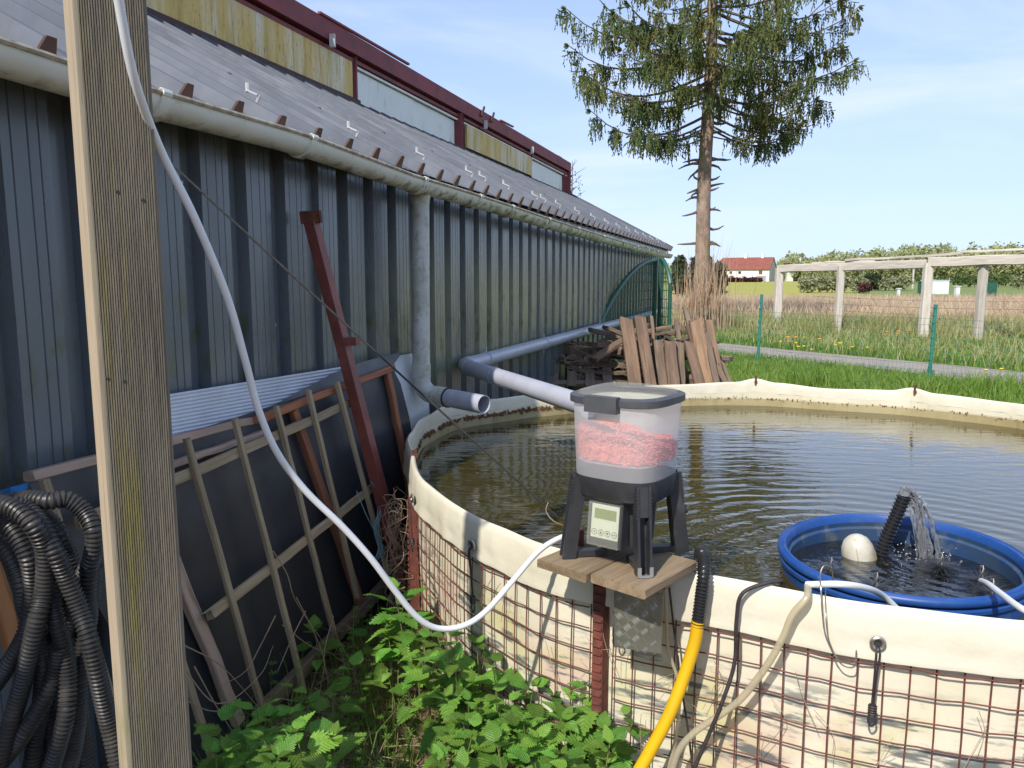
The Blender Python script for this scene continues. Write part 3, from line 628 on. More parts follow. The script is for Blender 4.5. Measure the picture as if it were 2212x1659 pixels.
# ================================================================== THINGS LEANING ON THE WALL
def lp(x, y, off=0): return lean(x, y, off)
LN = (N + Vector((0, 0, .16))).normalized()
pf = thing('tarp_covered_frame', 'wooden frame covered in black tarpaulin leaning on the shed wall', 'frame', lp(600, 1500))
c = [lp(60, 1046), lp(848, 792), lp(900, 1230), lp(430, 1690)]
rows = []
for i in range(15):
    f = i / 14; row = []
    for j in range(19):
        g = j / 18; p = (c[0].lerp(c[1], g)).lerp(c[3].lerp(c[2], g), f); row.append(p + LN * (.004 + .010 * noise.noise(Vector((g * 6, f * 4, 3))) - .012 * f))
    rows.append(row)
MB().grid(rows).build('tarpaulin', 'tarp', pf)
rows = []
for i in range(5):
    f = i / 4; row = []
    for j in range(17):
        g = j / 16; a = lp(563 + (843 - 563) * g, 893 - 105 * g, -.005); b_ = lp(575 + (868 - 575) * g, 885 - 118 * g - 22 * math.sin(g * math.pi * .9), -.02)
        row.append(a.lerp(b_, f) + LN * (.012 + .008 * math.sin(g * 14 + f * 3)))
    rows.append(row)
MB().grid(rows).build('tarpaulin_flap', 'tarp_grey', pf)
MB().grid([[lp(846, 790, .006), lp(866, 830, .03), lp(884, 900, .03), lp(898, 985, .02)], [lp(835, 800, .0), lp(840, 850, .0), lp(858, 930, .0), lp(880, 1010, .0)]]).build('tarpaulin_edge', 'tarp', pf)
plank('top_bar', lp(556, 905, .03), lp(846, 795, .03), .030, .045, 'frame_wood_red', pf, LN)
plank('top_bar', lp(350, 1012, .02), lp(572, 934, .02), .022, .040, 'frame_wood_pink', pf, LN)
plank('upright', lp(633, 885, .03), lp(778, 1300, .03), .040, .030, 'frame_wood_red', pf, LN)
plank('upright', lp(836, 803, .03), lp(897, 1110, .03), .040, .030, 'frame_wood_red', pf, LN)
plank('upright', lp(345, 1140, .03), lp(515, 1560, .03), .044, .030, 'frame_wood_pink', pf, LN)
plank('upright', lp(-60, 1090, .03), lp(45, 1440, .03), .046, .030, 'orange_plank', pf, LN)
plank('bottom_bar', lp(555, 1545, .04), lp(868, 1228, .04), .050, .040, 'beam_grey', pf, LN)
poly = thing('polycarbonate_sheet', 'pale ribbed polycarbonate sheet standing behind the black tarpaulin frame', 'plastic sheet', lp(500, 1100, -.05))
a, b_, c_, d_ = lp(262, 868, -.045), lp(752, 790, -.045), lp(790, 985, -.045), lp(290, 1120, -.045)
P = []
for i in range(61):
    f = i / 60; o_ = (.004 if i % 2 else 0)
    P.append([a.lerp(d_, f) + LN * o_, b_.lerp(c_, f) + LN * o_])
MB().grid(P).build('ribbed_sheet', 'polycarbonate', poly, False)
plank('edge_batten', lp(62, 1028, -.01), lp(566, 903, -.01), .028, .040, 'frame_wood_pink', poly, LN)
wb = MB().prism([lp(846, 770, -.05), lp(914, 760, -.05), lp(930, 980, -.05), lp(870, 1000, -.05)], LN * .012).build('white_board', 'white_board', None, False)
tag(wb, 'strip of white board showing behind the downspout beside the black tarpaulin', 'board')
lat = thing('garden_trellis', 'weathered grey lath trellis leaning in front of the black tarpaulin', 'trellis', lp(600, 1450, .07))
for (x0, y0, x1, y1) in ((96, 1036, 268, 1600), (250, 985, 460, 1640), (403, 948, 565, 1526), (507, 905, 658, 1500), (596, 878, 720, 1362), (666, 842, 772, 1290), (728, 826, 836, 1235)):
    plank('lath', lp(x0, y0, .085), lp(x1, y1, .085), .022, .018, 'lath_wood', lat, LN, seg=9, warp=.0015)
plank('rail', lp(165, 1130, .068), lp(776, 862, .068), .036, .016, 'lath_wood', lat, LN, seg=9)
plank('rail', lp(447, 1332, .068), lp(820, 1042, .068), .036, .016, 'lath_wood', lat, LN, seg=9, ragged=.02)
# red steel tube
ta = on_wall(672, 476, 1.90); tb = lp(860, 1212, .13); td = (tb - ta); tb2 = ta + td * ((.0 - ta.z) / td.z)
rt = thing('square_tube', 'dark red square steel tube leaning diagonally against the shed wall', 'steel tube', tb2)
up_ = N
MB().bar(ta, tb2, .050, .050, N).build('tube_shaft', 'red_tube', rt, False)
ax = (tb2 - ta).normalized(); MB().bar(ta - ax * .012 - Vector((.040, 0, 0)), ta - ax * .010 + Vector((.045, 0, .006)), .052, .040, N).build('rusty_end', 'rust', rt, False)
st = ta + ax * (at_y(747, 735, 3).z * 0 + .0); 
k = min(range(200), key=lambda i: abs((ta + ax * (i * .01)).z - lp(747, 737, .1).z)); sp = ta + ax * (k * .01)
MB().bar(sp, sp + Vector((.075, -.02, .0)), .036, .036).build('stub', 'red_tube', rt, False)
# blue twine hanging on the trellis
m = MB()
for k in range(4):
    m.tube(spl([lp(800 + k * 3, 1040 + k * 5, .11), lp(822 + k * 4, 1060, .12), lp(825 + k * 2, 1090, .12), lp(808 + 3 * k, 1140, .11), lp(818 + k * 3, 1190, .11), lp(800 + 4 * k, 1215, .11)], 5), .0022, 5)
m.tube(spl([lp(770, 1060, .1), lp(790, 1110, .11), lp(818, 1170, .11), lp(812, 1210, .11), lp(835, 1190, .11)], 5), .0022, 5)
tag(m.build('blue_twine', 'blue_twine'), 'frayed pale blue twine knotted round the right end of the trellis', 'twine')
m = MB(); m.tube(spl([lp(838, 1050, .09), lp(841, 1100, .09), lp(836, 1150, .09), lp(838, 1240, .08)], 8), .0028, 5)
tag(m.build('twisted_string', 'rope'), 'thin twisted cord hanging beside the red tube at the trellis end', 'string')
# blue rag at far left
rows = []
for i in range(8):
    rows.append([lp(-30 + 90 * j / 7, 1068 + 60 * i / 7 - 26 * j / 7 * (1 - i / 7), .05 + .02 * math.sin(i * 1.3 + j)) for j in range(8)])
tag(MB().grid(rows).build('blue_cloth', 'blue_rag'), 'scrap of bright blue woven cloth behind the hose coil', 'cloth')

# hose coil hanging on the trellis end
def z4(x, y, Y): return at_y(x * .428, 948.8 + y * .428, Y)
hc = MB(); HR = .0195
def strand(pts, Y, dy=0.0):
    k = len(pts); corr(hc, [z4(x, y, Y + dy * i / (k - 1) + .012 * math.sin(i * 1.7)) for i, (x, y) in enumerate(pts)], HR * random.uniform(.96, 1.03), .0092, .0034, 12)
strand([(-120, 360), (-30, 325), (60, 345), (160, 430), (225, 560), (222, 760), (190, 900), (150, 1080), (100, 1280), (40, 1480), (-30, 1700)], 1.52)
strand([(-150, 470), (-20, 400), (70, 460), (140, 590), (165, 740), (150, 880), (120, 1000), (60, 1110), (-20, 1230), (-120, 1350)], 1.56)
strand([(-60, 330), (50, 315), (150, 300), (245, 312), (340, 306), (425, 365), (472, 460), (468, 590), (425, 680), (372, 740), (352, 850), (330, 1000)], 1.60, .02)
strand([(-40, 300), (100, 338), (215, 385), (300, 470), (345, 580), (400, 700), (450, 640), (440, 800), (450, 900), (420, 1050), (400, 1250), (390, 1450), (350, 1700)], 1.62)
strand([(60, 325), (130, 350), (205, 430), (270, 560), (335, 700), (400, 850), (450, 1010), (490, 1180), (540, 1400), (580, 1560), (605, 1720)], 1.54)
strand([(-100, 520), (0, 530), (60, 610), (105, 720), (128, 850), (170, 980), (215, 1120), (215, 1280), (190, 1450), (150, 1720)], 1.58)
strand([(190, 560), (240, 700), (265, 820), (290, 930), (325, 1060), (345, 1200), (335, 1380), (295, 1540), (240, 1720)], 1.57, -.03)
strand([(300, 1040), (285, 1160), (230, 1300), (130, 1470), (30, 1600), (-60, 1700)], 1.55)
strand([(470, 640), (462, 800), (430, 950), (405, 1120), (400, 1300), (420, 1480), (440, 1720)], 1.65)
strand([(255, 900), (265, 1050), (245, 1250), (255, 1450), (280, 1720)], 1.63)
strand([(200, 1100), (230, 1260), (200, 1450), (215, 1720)], 1.66)
strand([(-40, 1180), (60, 1120), (130, 1040), (200, 960), (260, 900)], 1.60)
coil = hc.build('hose_coil', 'black_hose', None); tag(coil, 'tangled coil of black corrugated hose hung at the lower left', 'hose')

# ================================================================== TANK
TC_ = Vector((1.428, 3.604)); TR = 1.955; ZR = .85; ZW = .70
_off = [(-180, .04), (-172, .036), (-164, .014), (-153, -.02), (-138, .03), (-132, .01), (-115, -.035), (-100, -.068), (-85, -.02), (-72, .045), (-60, .09), (-47, .0), (-33, -.06), (-9, -.04), (10, .0), (26, -.06), (41, .0), (59, .03), (90, 0), (140, .02), (180, .04)]
_zof = [(-180, 0), (-72, 0), (-62, .02), (-50, 0), (-33, .0), (-20, 0), (-6, .004), (6, .018), (10, .046), (14, .020), (24, .0), (36, .010), (40, .038), (44, .012), (56, 0), (180, 0)]
def itp(tab, d):
    for (a, va), (b, vb) in zip(tab, tab[1:]):
        if a <= d <= b: f = (d - a) / (b - a); f = f * f * (3 - 2 * f); return va + (vb - va) * f
    return tab[0][1]
def rim(deg, dr=0.0, z=0.0):
    deg = (deg + 180) % 360 - 180; r_ = TR + itp(_off, deg) + dr; a = R(deg)
    return Vector((TC_.x + r_ * math.sin(a), TC_.y + r_ * math.cos(a), z))
tank = thing('fish_tank', 'round cream fish tank with folded-over liner held by rusty steel mesh', 'tank', (TC_.x, TC_.y, 0))
SEG = 240
def ring_grid(prof, mat, name, zadd=True, wob=0.0, fold=0.0):
    SEG = 480 if fold else 240
    rows = []
    for dr, z, k in prof:
        row = []
        for i in range(SEG + 1):
            dg = -180 + 360 * i / SEG; zz = z + itp(_zof, dg) * k
            w = wob * noise.noise(Vector((math.sin(R(dg)) * 5, math.cos(R(dg)) * 5, z * 4)))
            if fold and z < ZR - .01:
                k2 = (ZR - z) / .13; q_ = noise.noise(Vector((dg * .42, k2 * 1.6, 7))) + .6 * noise.noise(Vector((dg * 1.1 + k2 * 2, k2 * .8, 3)))
                w += fold * q_ * min(1, k2 * 2); zz += .006 * k2 * noise.noise(Vector((dg * .3, 1, 5)))
            row.append(rim(dg, dr + w, zz))
        rows.append(row)
    return MB().grid(rows).build(name, mat, tank, angle=60)
ring_grid([(.026, ZR - .130, .2), (.027, ZR - .118, .25), (.022, ZR - .100, .3), (.024, ZR - .080, .4), (.0205, ZR - .050, .5), (.017, ZR - .020, .6), (.012, ZR - .005, .9), (.0045, ZR, 1), (-.003, ZR - .004, 1), (-.006, ZR - .015, .9), (-.009, ZR - .066, .3)], 'liner', 'liner_rim', wob=.008, fold=.0045)
ring_grid([(-.009, ZR - .066, .3), (-.013, ZR - .10, 0)], 'liner_inside', 'liner_inner_band')
ring_grid([(-.0125, ZR - .094, .0), (-.016, ZR - .20, 0), (-.022, .2, 0)], 'liner_stained', 'liner_stained_band')
ring_grid([(-.002, ZR - .05, 0), (-.002, ZR - .14, 0), (-.004, .66, 0), (.0, .52, 0), (-.005, .34, 0), (.0, .16, 0), (0, 0, 0)], 'liner_wall', 'liner_wall', wob=.010)
# mossy debris line on the inner wall
rr = random.Random(3); V = []; F = []
def debris(d0, d1, n, z0, s0, s1):
    for _ in range(n):
        dg = rr.uniform(d0, d1); s = rr.uniform(s0, s1); p = rim(dg, -.016, z0 + rr.gauss(0, .006)); t_ = rim(dg + 1, -.024, 0) - rim(dg, -.024, 0); t_.normalize()
        for _k in range(2):
            a = rr.uniform(0, 6.28); dx = t_ * math.cos(a) + Vector((0, 0, 1)) * math.sin(a); dy = t_ * -math.sin(a) * .4 + Vector((0, 0, .4)) * math.cos(a); nn = (Vector((TC_.x, TC_.y, 0)) - Vector((p.x, p.y, 0))).normalized() * .012 * rr.random()
            o = len(V); V.extend([p - dx * s, p + dy * s + nn, p + dx * s, p - dy * s + nn]); F.append((o, o + 1, o + 2, o + 3))
for cl_ in [(-88, -78, 40), (-76, -70, 50), (-68, -62, 60), (-62, -52, 60), (-52, -40, 90), (-40, -28, 90), (-28, -16, 50)]: debris(cl_[0], cl_[1], cl_[2], ZR - .095, .006, .018)
debris(-16, 75, 160, ZR - .097, .003, .008)
kind(put(npmesh('waterline_debris', V, F, 'moss_debris'), 'waterline_debris', tank), 'stuff')
# steel mesh panels between posts
POST = [-176 + 0, -143.5, -109, -75, -205]
def mesh_panel(d0, d1):
    m = MB(); d0, d1 = min(d0, d1), max(d0, d1)
    nv = max(2, round(R(d1 - d0) * TR / .0545))
    for i in range(nv + 1):
        dg = d0 + (d1 - d0) * i / nv; j = rr.uniform(-.1, .1)
        m.tube([rim(dg + j * .9, .010, ZR - .09), rim(dg + rr.uniform(-.08, .08), .012 + rr.uniform(0, .006), .55), rim(dg + rr.uniform(-.08, .08), .012 + rr.uniform(0, .006), .3), rim(dg - j * .9, .012, 0)], .0021, 5, False)
    for k in range(12):
        z = ZR - .145 - k * .0625
        if z > 0: m.tube([rim(d0 + (d1 - d0) * i / 24, .017 + rr.uniform(0, .004), z + rr.uniform(-.002, .002)) for i in range(25)], .0021, 5, False)
    m.build('mesh_panel', 'rust_bar', tank)
for a, b_ in ((-205, -176), (-175, -144.5), (-142.5, -110), (-108, -76)): mesh_panel(a, b_)
def tank_post(dg, top, w=.030):
    m = MB(); p = rim(dg, .034, 0); t_ = (rim(dg + 1, .034, 0) - p).normalized(); o_ = (rim(dg, .1, 0) - p).normalized()
    a = p - t_ * w / 2
    m.hexa([a, a + t_ * w, a + t_ * w + o_ * .004, a + o_ * .004] + [v + Vector((0, 0, top)) for v in (a, a + t_ * w, a + t_ * w + o_ * .004, a + o_ * .004)])
    m.hexa([a, a + t_ * .004, a + t_ * .004 - o_ * w, a - o_ * w] + [v + Vector((0, 0, top)) for v in (a, a + t_ * .004, a + t_ * .004 - o_ * w, a - o_ * w)])
    for k in range(int(top / .024)):                        # rolled notches
        z = k * .024 + .01; c_ = p + o_ * .006 + Vector((0, 0, z)); m.hexa([c_ - t_ * w * .45 - Vector((0, 0, .004)), c_ + t_ * w * .45 - Vector((0, 0, .004)), c_ + t_ * w * .45 + Vector((0, 0, .004)), c_ - t_ * w * .45 + Vector((0, 0, .004))] + [c_ + q + o_ * .004 for q in (-t_ * w * .4 - Vector((0, 0, .003)), t_ * w * .4 - Vector((0, 0, .003)), t_ * w * .4 + Vector((0, 0, .003)), -t_ * w * .4 + Vector((0, 0, .003)))])
    m.build('steel_post', 'rust_bar', tank, False)
tank_post(-143.5, ZR - .03); tank_post(-176.5, ZR - .13); tank_post(-109, ZR - .10); tank_post(-75, ZR - .12); tank_post(10, ZR); tank_post(41, ZR)
for dg, dz_ in ((10, .046), (40.5, .038), (-100.5, .0)):    # rusty post tips poking over the rim
    p = rim(dg, -.004, ZR + dz_ + .004); t_ = (rim(dg + 1, 0, 0) - rim(dg, 0, 0)).normalized()
    m = MB(); m.bar(p - Vector((0, 0, .05)), p + Vector((0, 0, .018)), .022, .012, t_); m.bar(p - Vector((0, 0, .032)) - t_ * .008, p - Vector((0, 0, .030)) + t_ * .012, .012, .02); m.build('post_tip', 'rust', tank, False)
# eyelets with ties
for dg, tie in ((-111.5, .16), (-128.7, .17), (-145.5, .10), (-163.2, .155), (-198, .15)):
    p = rim(dg, .030, ZR - .085); o_ = (rim(dg, .2, 0) - rim(dg, .1, 0)).normalized(); t_ = Vector((0, 0, 1)).cross(o_)
    m = MB(); ring = [p + o_ * .004 + (t_ * math.cos(2 * math.pi * i / 20) + Vector((0, 0, 1)) * math.sin(2 * math.pi * i / 20)) * .0135 for i in range(21)]
    m.tube(ring, .0050, 8, False); m.build('eyelet', 'eyelet_steel', tank)
    MB().prism([p + o_ * .001 + (t_ * math.cos(2 * math.pi * i / 14) + Vector((0, 0, 1)) * math.sin(2 * math.pi * i / 14)) * .009 for i in range(14)], o_ * .001).build('eyelet_hole', 'print_dark', tank, False)
    m = MB(); sx = rr.uniform(-.03, .03); q = p + o_ * .014; e = q + Vector((0, 0, -tie)) + t_ * sx
    for w in (-.004, .004): m.tube(spl([p + t_ * w * .5 + Vector((0, 0, -.006)), q + t_ * w + Vector((0, 0, -.02)), q.lerp(e, .5) + t_ * w * .6, e + t_ * w * .5], 5), .0024, 6)
    for z in range(4): c_ = e + Vector((0, 0, .005 - .006 * z)); m.tube([c_ + (t_ * math.cos(a * .785) + o_ * math.sin(a * .785)) * .008 for a in range(9)], .0028, 5, False)
    m.tube(spl([e, e + Vector((0, 0, -.03)) + t_ * .009, e + Vector((0, 0, -.045)), e + Vector((0, 0, -.03)) - t_ * .008, e + Vector((0, 0, .01))], 4), .0026, 5)
    m.build('eyelet_tie', 'black_tie', tank)
# water
rows = []
for i in range(25):
    f = (i / 24); rows.append([tuple(Vector((TC_.x, TC_.y, ZW)).lerp(rim(-180 + 360 * j / 120, -.022, ZW), f)) for j in range(121)])
kind(MB().grid(rows).build('water', 'pond_water'), 'structure')
# tank floor skirt on the ground is hidden by plants

# ================================================================== FEEDER, BOARD
bl, bf, br = Vector((.061, 1.911, .885)), Vector((.315, 1.718, .885)), Vector((.475, 1.898, .885))
e1_ = (bl - bf); e2_ = (br - bf)
bd = thing('feeder_shelf', 'two-plank wooden shelf on the tank rim carrying the fish feeder', 'shelf', bf.lerp(bl.lerp(br, .5), .9) - Vector((0, 0, .02)))
for k in range(2):
    a = bf + e1_ * (.5 * k + .006 * k); w = e1_.length * .5 - .004
    c0 = a + e1_.normalized() * w / 2 - Vector((0, 0, .0125)); plank('plank', c0, c0 + e2_ * 1.02, w, .025, 'board_wood', bd, (0, 0, 1), seg=8, warp=.0008, ragged=.004)
kx = bf + e1_ * .45 + e2_ * .5 - Vector((0, 0, .032)); plank('cleat', kx - e1_ * .42, kx + e1_ * .42, .03, .014, 'board_wood', bd)
# checker plate hanging in front of the wall
cpth = thing('checker_plate', 'strip of aluminium checker plate hanging on the tank under the shelf', 'metal plate', at_y(1378, 1410, 1.93))
ca, cb_, cc, cdn = at_y(1326, 1262, 1.885), at_y(1432, 1285, 1.815), at_y(1428, 1412, 1.815), at_y(1327, 1398, 1.885)
nn_ = (cb_ - ca).cross(cdn - ca).normalized(); nn_ = nn_ if nn_.y < 0 else -nn_
MB().prism([ca, cb_, cc, cdn], nn_ * -.003).build('plate', 'checker_plate', cpth, False)
m = MB(); ex = (cb_ - ca).normalized(); ey = (cdn - ca).normalized(); cw, ch = (cb_ - ca).length, (cdn - ca).length; G = .024
ix = 0
for i in range(int(cw / G) + 1):
    for j in range(int(ch / G) + 2):
        for k in range(5):
            s = 1 if (i + j) % 2 else -1; c_ = ca + ex * (i * G + G / 2) + ey * (j * G + G / 2); d = (ex + ey * s).normalized(); pdir = (ex - ey * s).normalized(); c_ = c_ + pdir * ((k - 2) * .0043)
            u_, v_ = (c_ - ca).dot(ex), (c_ - ca).dot(ey)
            if .008 < u_ < cw - .008 and .004 < v_ < ch - .008:
                m.add([c_ - d * .0095, c_ + pdir * .0012, c_ + d * .0095, c_ - pdir * .0012, c_ + nn_ * .0026], [(0, 1, 4), (1, 2, 4), (2, 3, 4), (3, 0, 4)])
kind(m.build('tread_pattern', 'tread_metal', cpth, False), 'stuff')

FC = Vector((.297, 1.950)); FZ = .8855
fd = thing('fish_feeder', 'automatic fish feeder with frosted hopper of pink pellets on black legs', 'fish feeder', (FC.x, FC.y, FZ))
fdv = (Vector((.318, 1.816)) - FC).normalized(); FA = math.atan2(fdv.y, fdv.x)                # heading of the front leg
def octo(r_, z, cut=.62, rot=0.0):                          # square with cut corners, corners on the leg axes
    out = []
    for k in range(4):
        a = FA + k * math.pi / 2 + rot
        for s in (-1, 1):
            ca_ = Vector((math.cos(a), math.sin(a))) * r_ + Vector((-math.sin(a), math.cos(a))) * r_ * (1 - cut) * .62 * s
            out.append(Vector((FC.x + ca_.x, FC.y + ca_.y, z)))
    for _ in range(2):                                      # soften the moulded corners
        nx = []
        for i, p in enumerate(out): q = out[(i + 1) % len(out)]; w = min(.30, .022 / max(1e-6, (q - p).length)); nx += [p.lerp(q, w), p.lerp(q, 1 - w)]
        out = nx
    return [tuple(p) for p in out]
def loft(secs, caps=(False, False)):
    m = MB(); k = len(secs[0])
    for s in secs: m.v += s
    for i in range(len(secs) - 1):
        for j in range(k): j2 = (j + 1) % k; m.f.append((i * k + j, i * k + j2, (i + 1) * k + j2, (i + 1) * k + j))
    if caps[0]: m.f.append(tuple(reversed(range(k))))
    if caps[1]: m.f.append(tuple((len(secs) - 1) * k + j for j in range(k)))
    return m
ZH0, ZH1 = 1.105, 1.308
loft([octo(.131, ZH0), octo(.141, ZH1)]).build('hopper', 'frosted', fd, True)
loft([octo(.127, ZH0 + .004), octo(.090, ZH0 - .03), octo(.05, ZH0 - .05)], (False, True)).build('hopper_funnel', 'feeder_black', fd, False)
loft([octo(.126, 1.146), octo(.1265, 1.148)], (True, True)).build('hopper_floor', 'frosted', fd, True)
# pellets: a sloping heap pressed against the walls
rr = random.Random(11); V = []; F = []
loft([octo(.116, 1.152), octo(.118, 1.182), octo(.10, 1.198)], (True, True)).build('pellet_heap', 'fish_food', fd, False)
def in_oct(x, y, r_):
    d = Vector((x, y)); 
    for k in range(8):
        a = FA + k * math.pi / 4; lim = r_ if k % 2 == 0 else r_ * .872
        if d.x * math.cos(a) + d.y * math.sin(a) > lim: return False
    return True
n_ = 0
while n_ < 5200:
    x, y = rr.uniform(-.14, .14), rr.uniform(-.14, .14)
    if not in_oct(x, y, .1285) or math.hypot(x, y) > .1265: continue
    edge = not in_oct(x, y, .121) or math.hypot(x, y) > .119; top = 1.214 + .022 * (-(x) / .13) + .018 * noise.noise(Vector((x * 20, y * 20, 0)))
    z = rr.uniform(1.152, top) if edge else rr.uniform(top - .02, top)
    if not edge and rr.random() < .5: continue
    n_ += 1; a = rr.uniform(0, 6.28); b2 = rr.uniform(-.7, .7); d = Vector((math.cos(a) * math.cos(b2), math.sin(a) * math.cos(b2), math.sin(b2))) * .0055; s1 = d.cross(Vector((0, 0, 1))).normalized() * .0024; s2 = d.cross(s1).normalized() * .0024
    p = Vector((FC.x + x, FC.y + y, z)); o = len(V)
    V.extend([p - d, p + s1, p + s2, p - s1, p - s2, p + d])
    for q in range(4): F.append((o, o + 1 + q, o + 1 + (q + 1) % 4)); F.append((o + 5, o + 1 + (q + 1) % 4, o + 1 + q))
kind(put(npmesh('pellets', V, F, 'fish_food'), 'pellets', fd), 'stuff')
lid = loft([octo(.146, ZH1 - .012), octo(.150, ZH1 - .010), octo(.150, ZH1 + .006), octo(.143, ZH1 + .009), octo(.128, ZH1 + .010), octo(.126, ZH1 + .004)], (False, False)).build('lid', 'feeder_lid', fd, True)
loft([octo(.130, ZH1 + .0098), octo(.126, ZH1 + .015), octo(.104, ZH1 + .021)], (False, True)).build('lid_window', 'clear_plastic', lid, True)
# latch on the front-left face
la = FA - math.pi / 4 ; 
def fdir(a): return Vector((math.cos(a), math.sin(a), 0))
lc = Vector((FC.x, FC.y, ZH1 - .006)) + fdir(la) * .134
MB().box(lc, (.022, .088, .040), la).build('latch', 'feeder_lid', lid, False)
# skirt
loft([octo(.1335, ZH0 + .006), octo(.1335, ZH0 - .004), octo(.128, ZH0 - .046), octo(.116, ZH0 - .056)], (False, True)).build('skirt', 'feeder_black', fd, True)
loft([octo(.085, ZH0 - .05), octo(.078, FZ + .045)], (False, True)).build('motor_housing', 'feeder_black', fd, False)
for k in range(4):                                          # splayed channel legs
    a = FA + k * math.pi / 2; d = fdir(a); s = Vector((-d.y, d.x, 0)); base = Vector((FC.x, FC.y, FZ)) + d * .154; top = Vector((FC.x, FC.y, ZH0 - .002)) + d * .126
    m = MB(); w = .030
    for sg in (-1, 1): m.bar(base + s * sg * w * .5, top + s * sg * w * .5, .006, .036, d)
    m.bar(base - d * .014, top - d * .014, w, .006, d)
    m.bar(base.lerp(top, .66) + d * .008, top + d * .008, w, .012, d)
    leg = m.build('leg', 'feeder_black', fd, False)
    m = MB()
    for sg in (-1, 1):
        for q in range(9): c_ = base.lerp(top, .66 + .036 * q) + s * sg * (w * .5 + .002) + d * .016; m.box(c_, (.008, .005, .0035), a)
    kind(m.build('leg_ratchet', 'feeder_black', leg, False), 'stuff')
    if k == 0:
        m = MB()
        for sg in (-1, 1): m.bar(base + d * .016 + s * sg * w * .5 + Vector((0, 0, .002)), base + d * .0155 + s * sg * w * .5 + Vector((0, 0, .026)), .009, .004, d)
        m.bar(base + d * .017 - s * w * .5 + Vector((0, 0, .004)), base + d * .017 + s * w * .5 + Vector((0, 0, .004)), .004, .006); m.build('leg_foot', 'feeder_silver', leg, False)
    MB().bar(base - d * .012 + Vector((0, 0, .010)), Vector((FC.x, FC.y, FZ + .010)) + d * .05, .022, .016).build('leg_brace', 'feeder_black', leg, False)
MB().tube([Vector((FC.x, FC.y, 1.0)) + fdir(FA + R(90)) * .13, Vector((FC.x, FC.y, 1.0)) + fdir(FA + R(90)) * .168], .012, 10).build('side_knob', 'feeder_black', fd)
# control box, facing front-left
ca_ = la; cf = fdir(ca_); cs = Vector((-cf.y, cf.x, 0)); UPV = Vector((0, 0, 1))
c0 = Vector((FC.x, FC.y, 0)) + cf * .112; zc0, zc1 = .936, 1.050; HWd = .047
tilt = -.012
def cbp(u, z, o=0.0): return c0 + cs * u + cf * (o + tilt * (z - zc0) / (zc1 - zc0)) + UPV * z
cbx = MB().hexa([cbp(-HWd, zc0, -.04), cbp(HWd, zc0, -.04), cbp(HWd, zc0, 0), cbp(-HWd, zc0, 0), cbp(-HWd, zc1, -.03), cbp(HWd, zc1, -.03), cbp(HWd, zc1, 0), cbp(-HWd, zc1, 0)]).build('control_box', 'feeder_black', fd, False)
def slab(u0, u1, z0, z1, o, th, mat, name, par):
    return MB().hexa([cbp(u0, z0, o), cbp(u1, z0, o), cbp(u1, z0, o + th), cbp(u0, z0, o + th), cbp(u0, z1, o), cbp(u1, z1, o), cbp(u1, z1, o + th), cbp(u0, z1, o + th)]).build(name, mat, par, False)
slab(-.0385, .0385, zc0 + .022, zc1 - .008, .001, .003, 'control_face', 'face_plate', cbx)
slab(-.030, .031, zc1 - .043, zc1 - .018, .0042, .001, 'display', 'display_screen', cbx)
for i in range(4):                                          # ring outlines with SET, up, down, RUN marks
    uc = -.0285 + .019 * i; zc = zc0 + .036; m = MB()
    m.tube([cbp(uc + .0072 * math.cos(2 * math.pi * q / 20), zc + .0072 * math.sin(2 * math.pi * q / 20), .0046) for q in range(21)], .0006, 4, False)
    if i in (1, 2):
        sg = 1 if i == 1 else -1
        m.prism([cbp(uc - .0035, zc - .0025 * sg, .0044), cbp(uc + .0035, zc - .0025 * sg, .0044), cbp(uc, zc + .0035 * sg, .0044)], cf * .0006)
    m.build('button', 'print_dark', cbx, False)
def text_obj(s, size, mw, mat, parent, name):
    cu = bpy.data.curves.new(name, 'FONT'); cu.body = s; cu.size = size; cu.align_x = 'CENTER'; cu.align_y = 'CENTER'; cu.extrude = .0002
    o = bpy.data.objects.new(name, cu); COL.objects.link(o); dg = bpy.context.evaluated_depsgraph_get(); me = bpy.data.meshes.new_from_object(o.evaluated_get(dg))
    bpy.data.objects.remove(o); me.materials.clear(); me.materials.append(MATS[mat]); return put(me, name, parent, mw)
for i, s in ((0, 'SET'), (3, 'RUN')):
    p = cbp(-.0285 + .019 * i, zc0 + .036, .0048); zax = cf; xax = cs; yax = zax.cross(xax)
    text_obj(s, .0046, Matrix(((xax.x, yax.x, zax.x, p.x), (xax.y, yax.y, zax.y, p.y), (xax.z, yax.z, zax.z, p.z), (0, 0, 0, 1))), 'print_dark', cbx, 'button_lettering')
m = MB(); sA = [cbp(-.044, zc0 + .004, .002), cbp(.044, zc0 + .004, .002), cbp(.044, zc1 - .003, .002), cbp(-.044, zc1 - .003, .002)]; sB = [p + cf * .011 for p in sA]
sC = [p + cf * .013 + (cbp(0, (zc0 + zc1) / 2, .013) - (p + cf * .011)) * .06 for p in sA]
m.v = [tuple(p) for p in sA + sB + sC]; m.f = [(i, (i + 1) % 4, 4 + (i + 1) % 4, 4 + i) for i in range(4)] + [(4 + i, 4 + (i + 1) % 4, 8 + (i + 1) % 4, 8 + i) for i in range(4)] + [(8, 9, 10, 11)]
m.build('clear_cover', 'clear_plastic', cbx, False)
# reddish clamp stub behind the feeder
tag(MB().bar(Vector((.185, 2.02, .885)), Vector((.185, 2.02, .93)), .022, .02).build('clamp_stub', 'red_tube', None, False), 'short red steel stub on the rim behind the control box', 'stub')

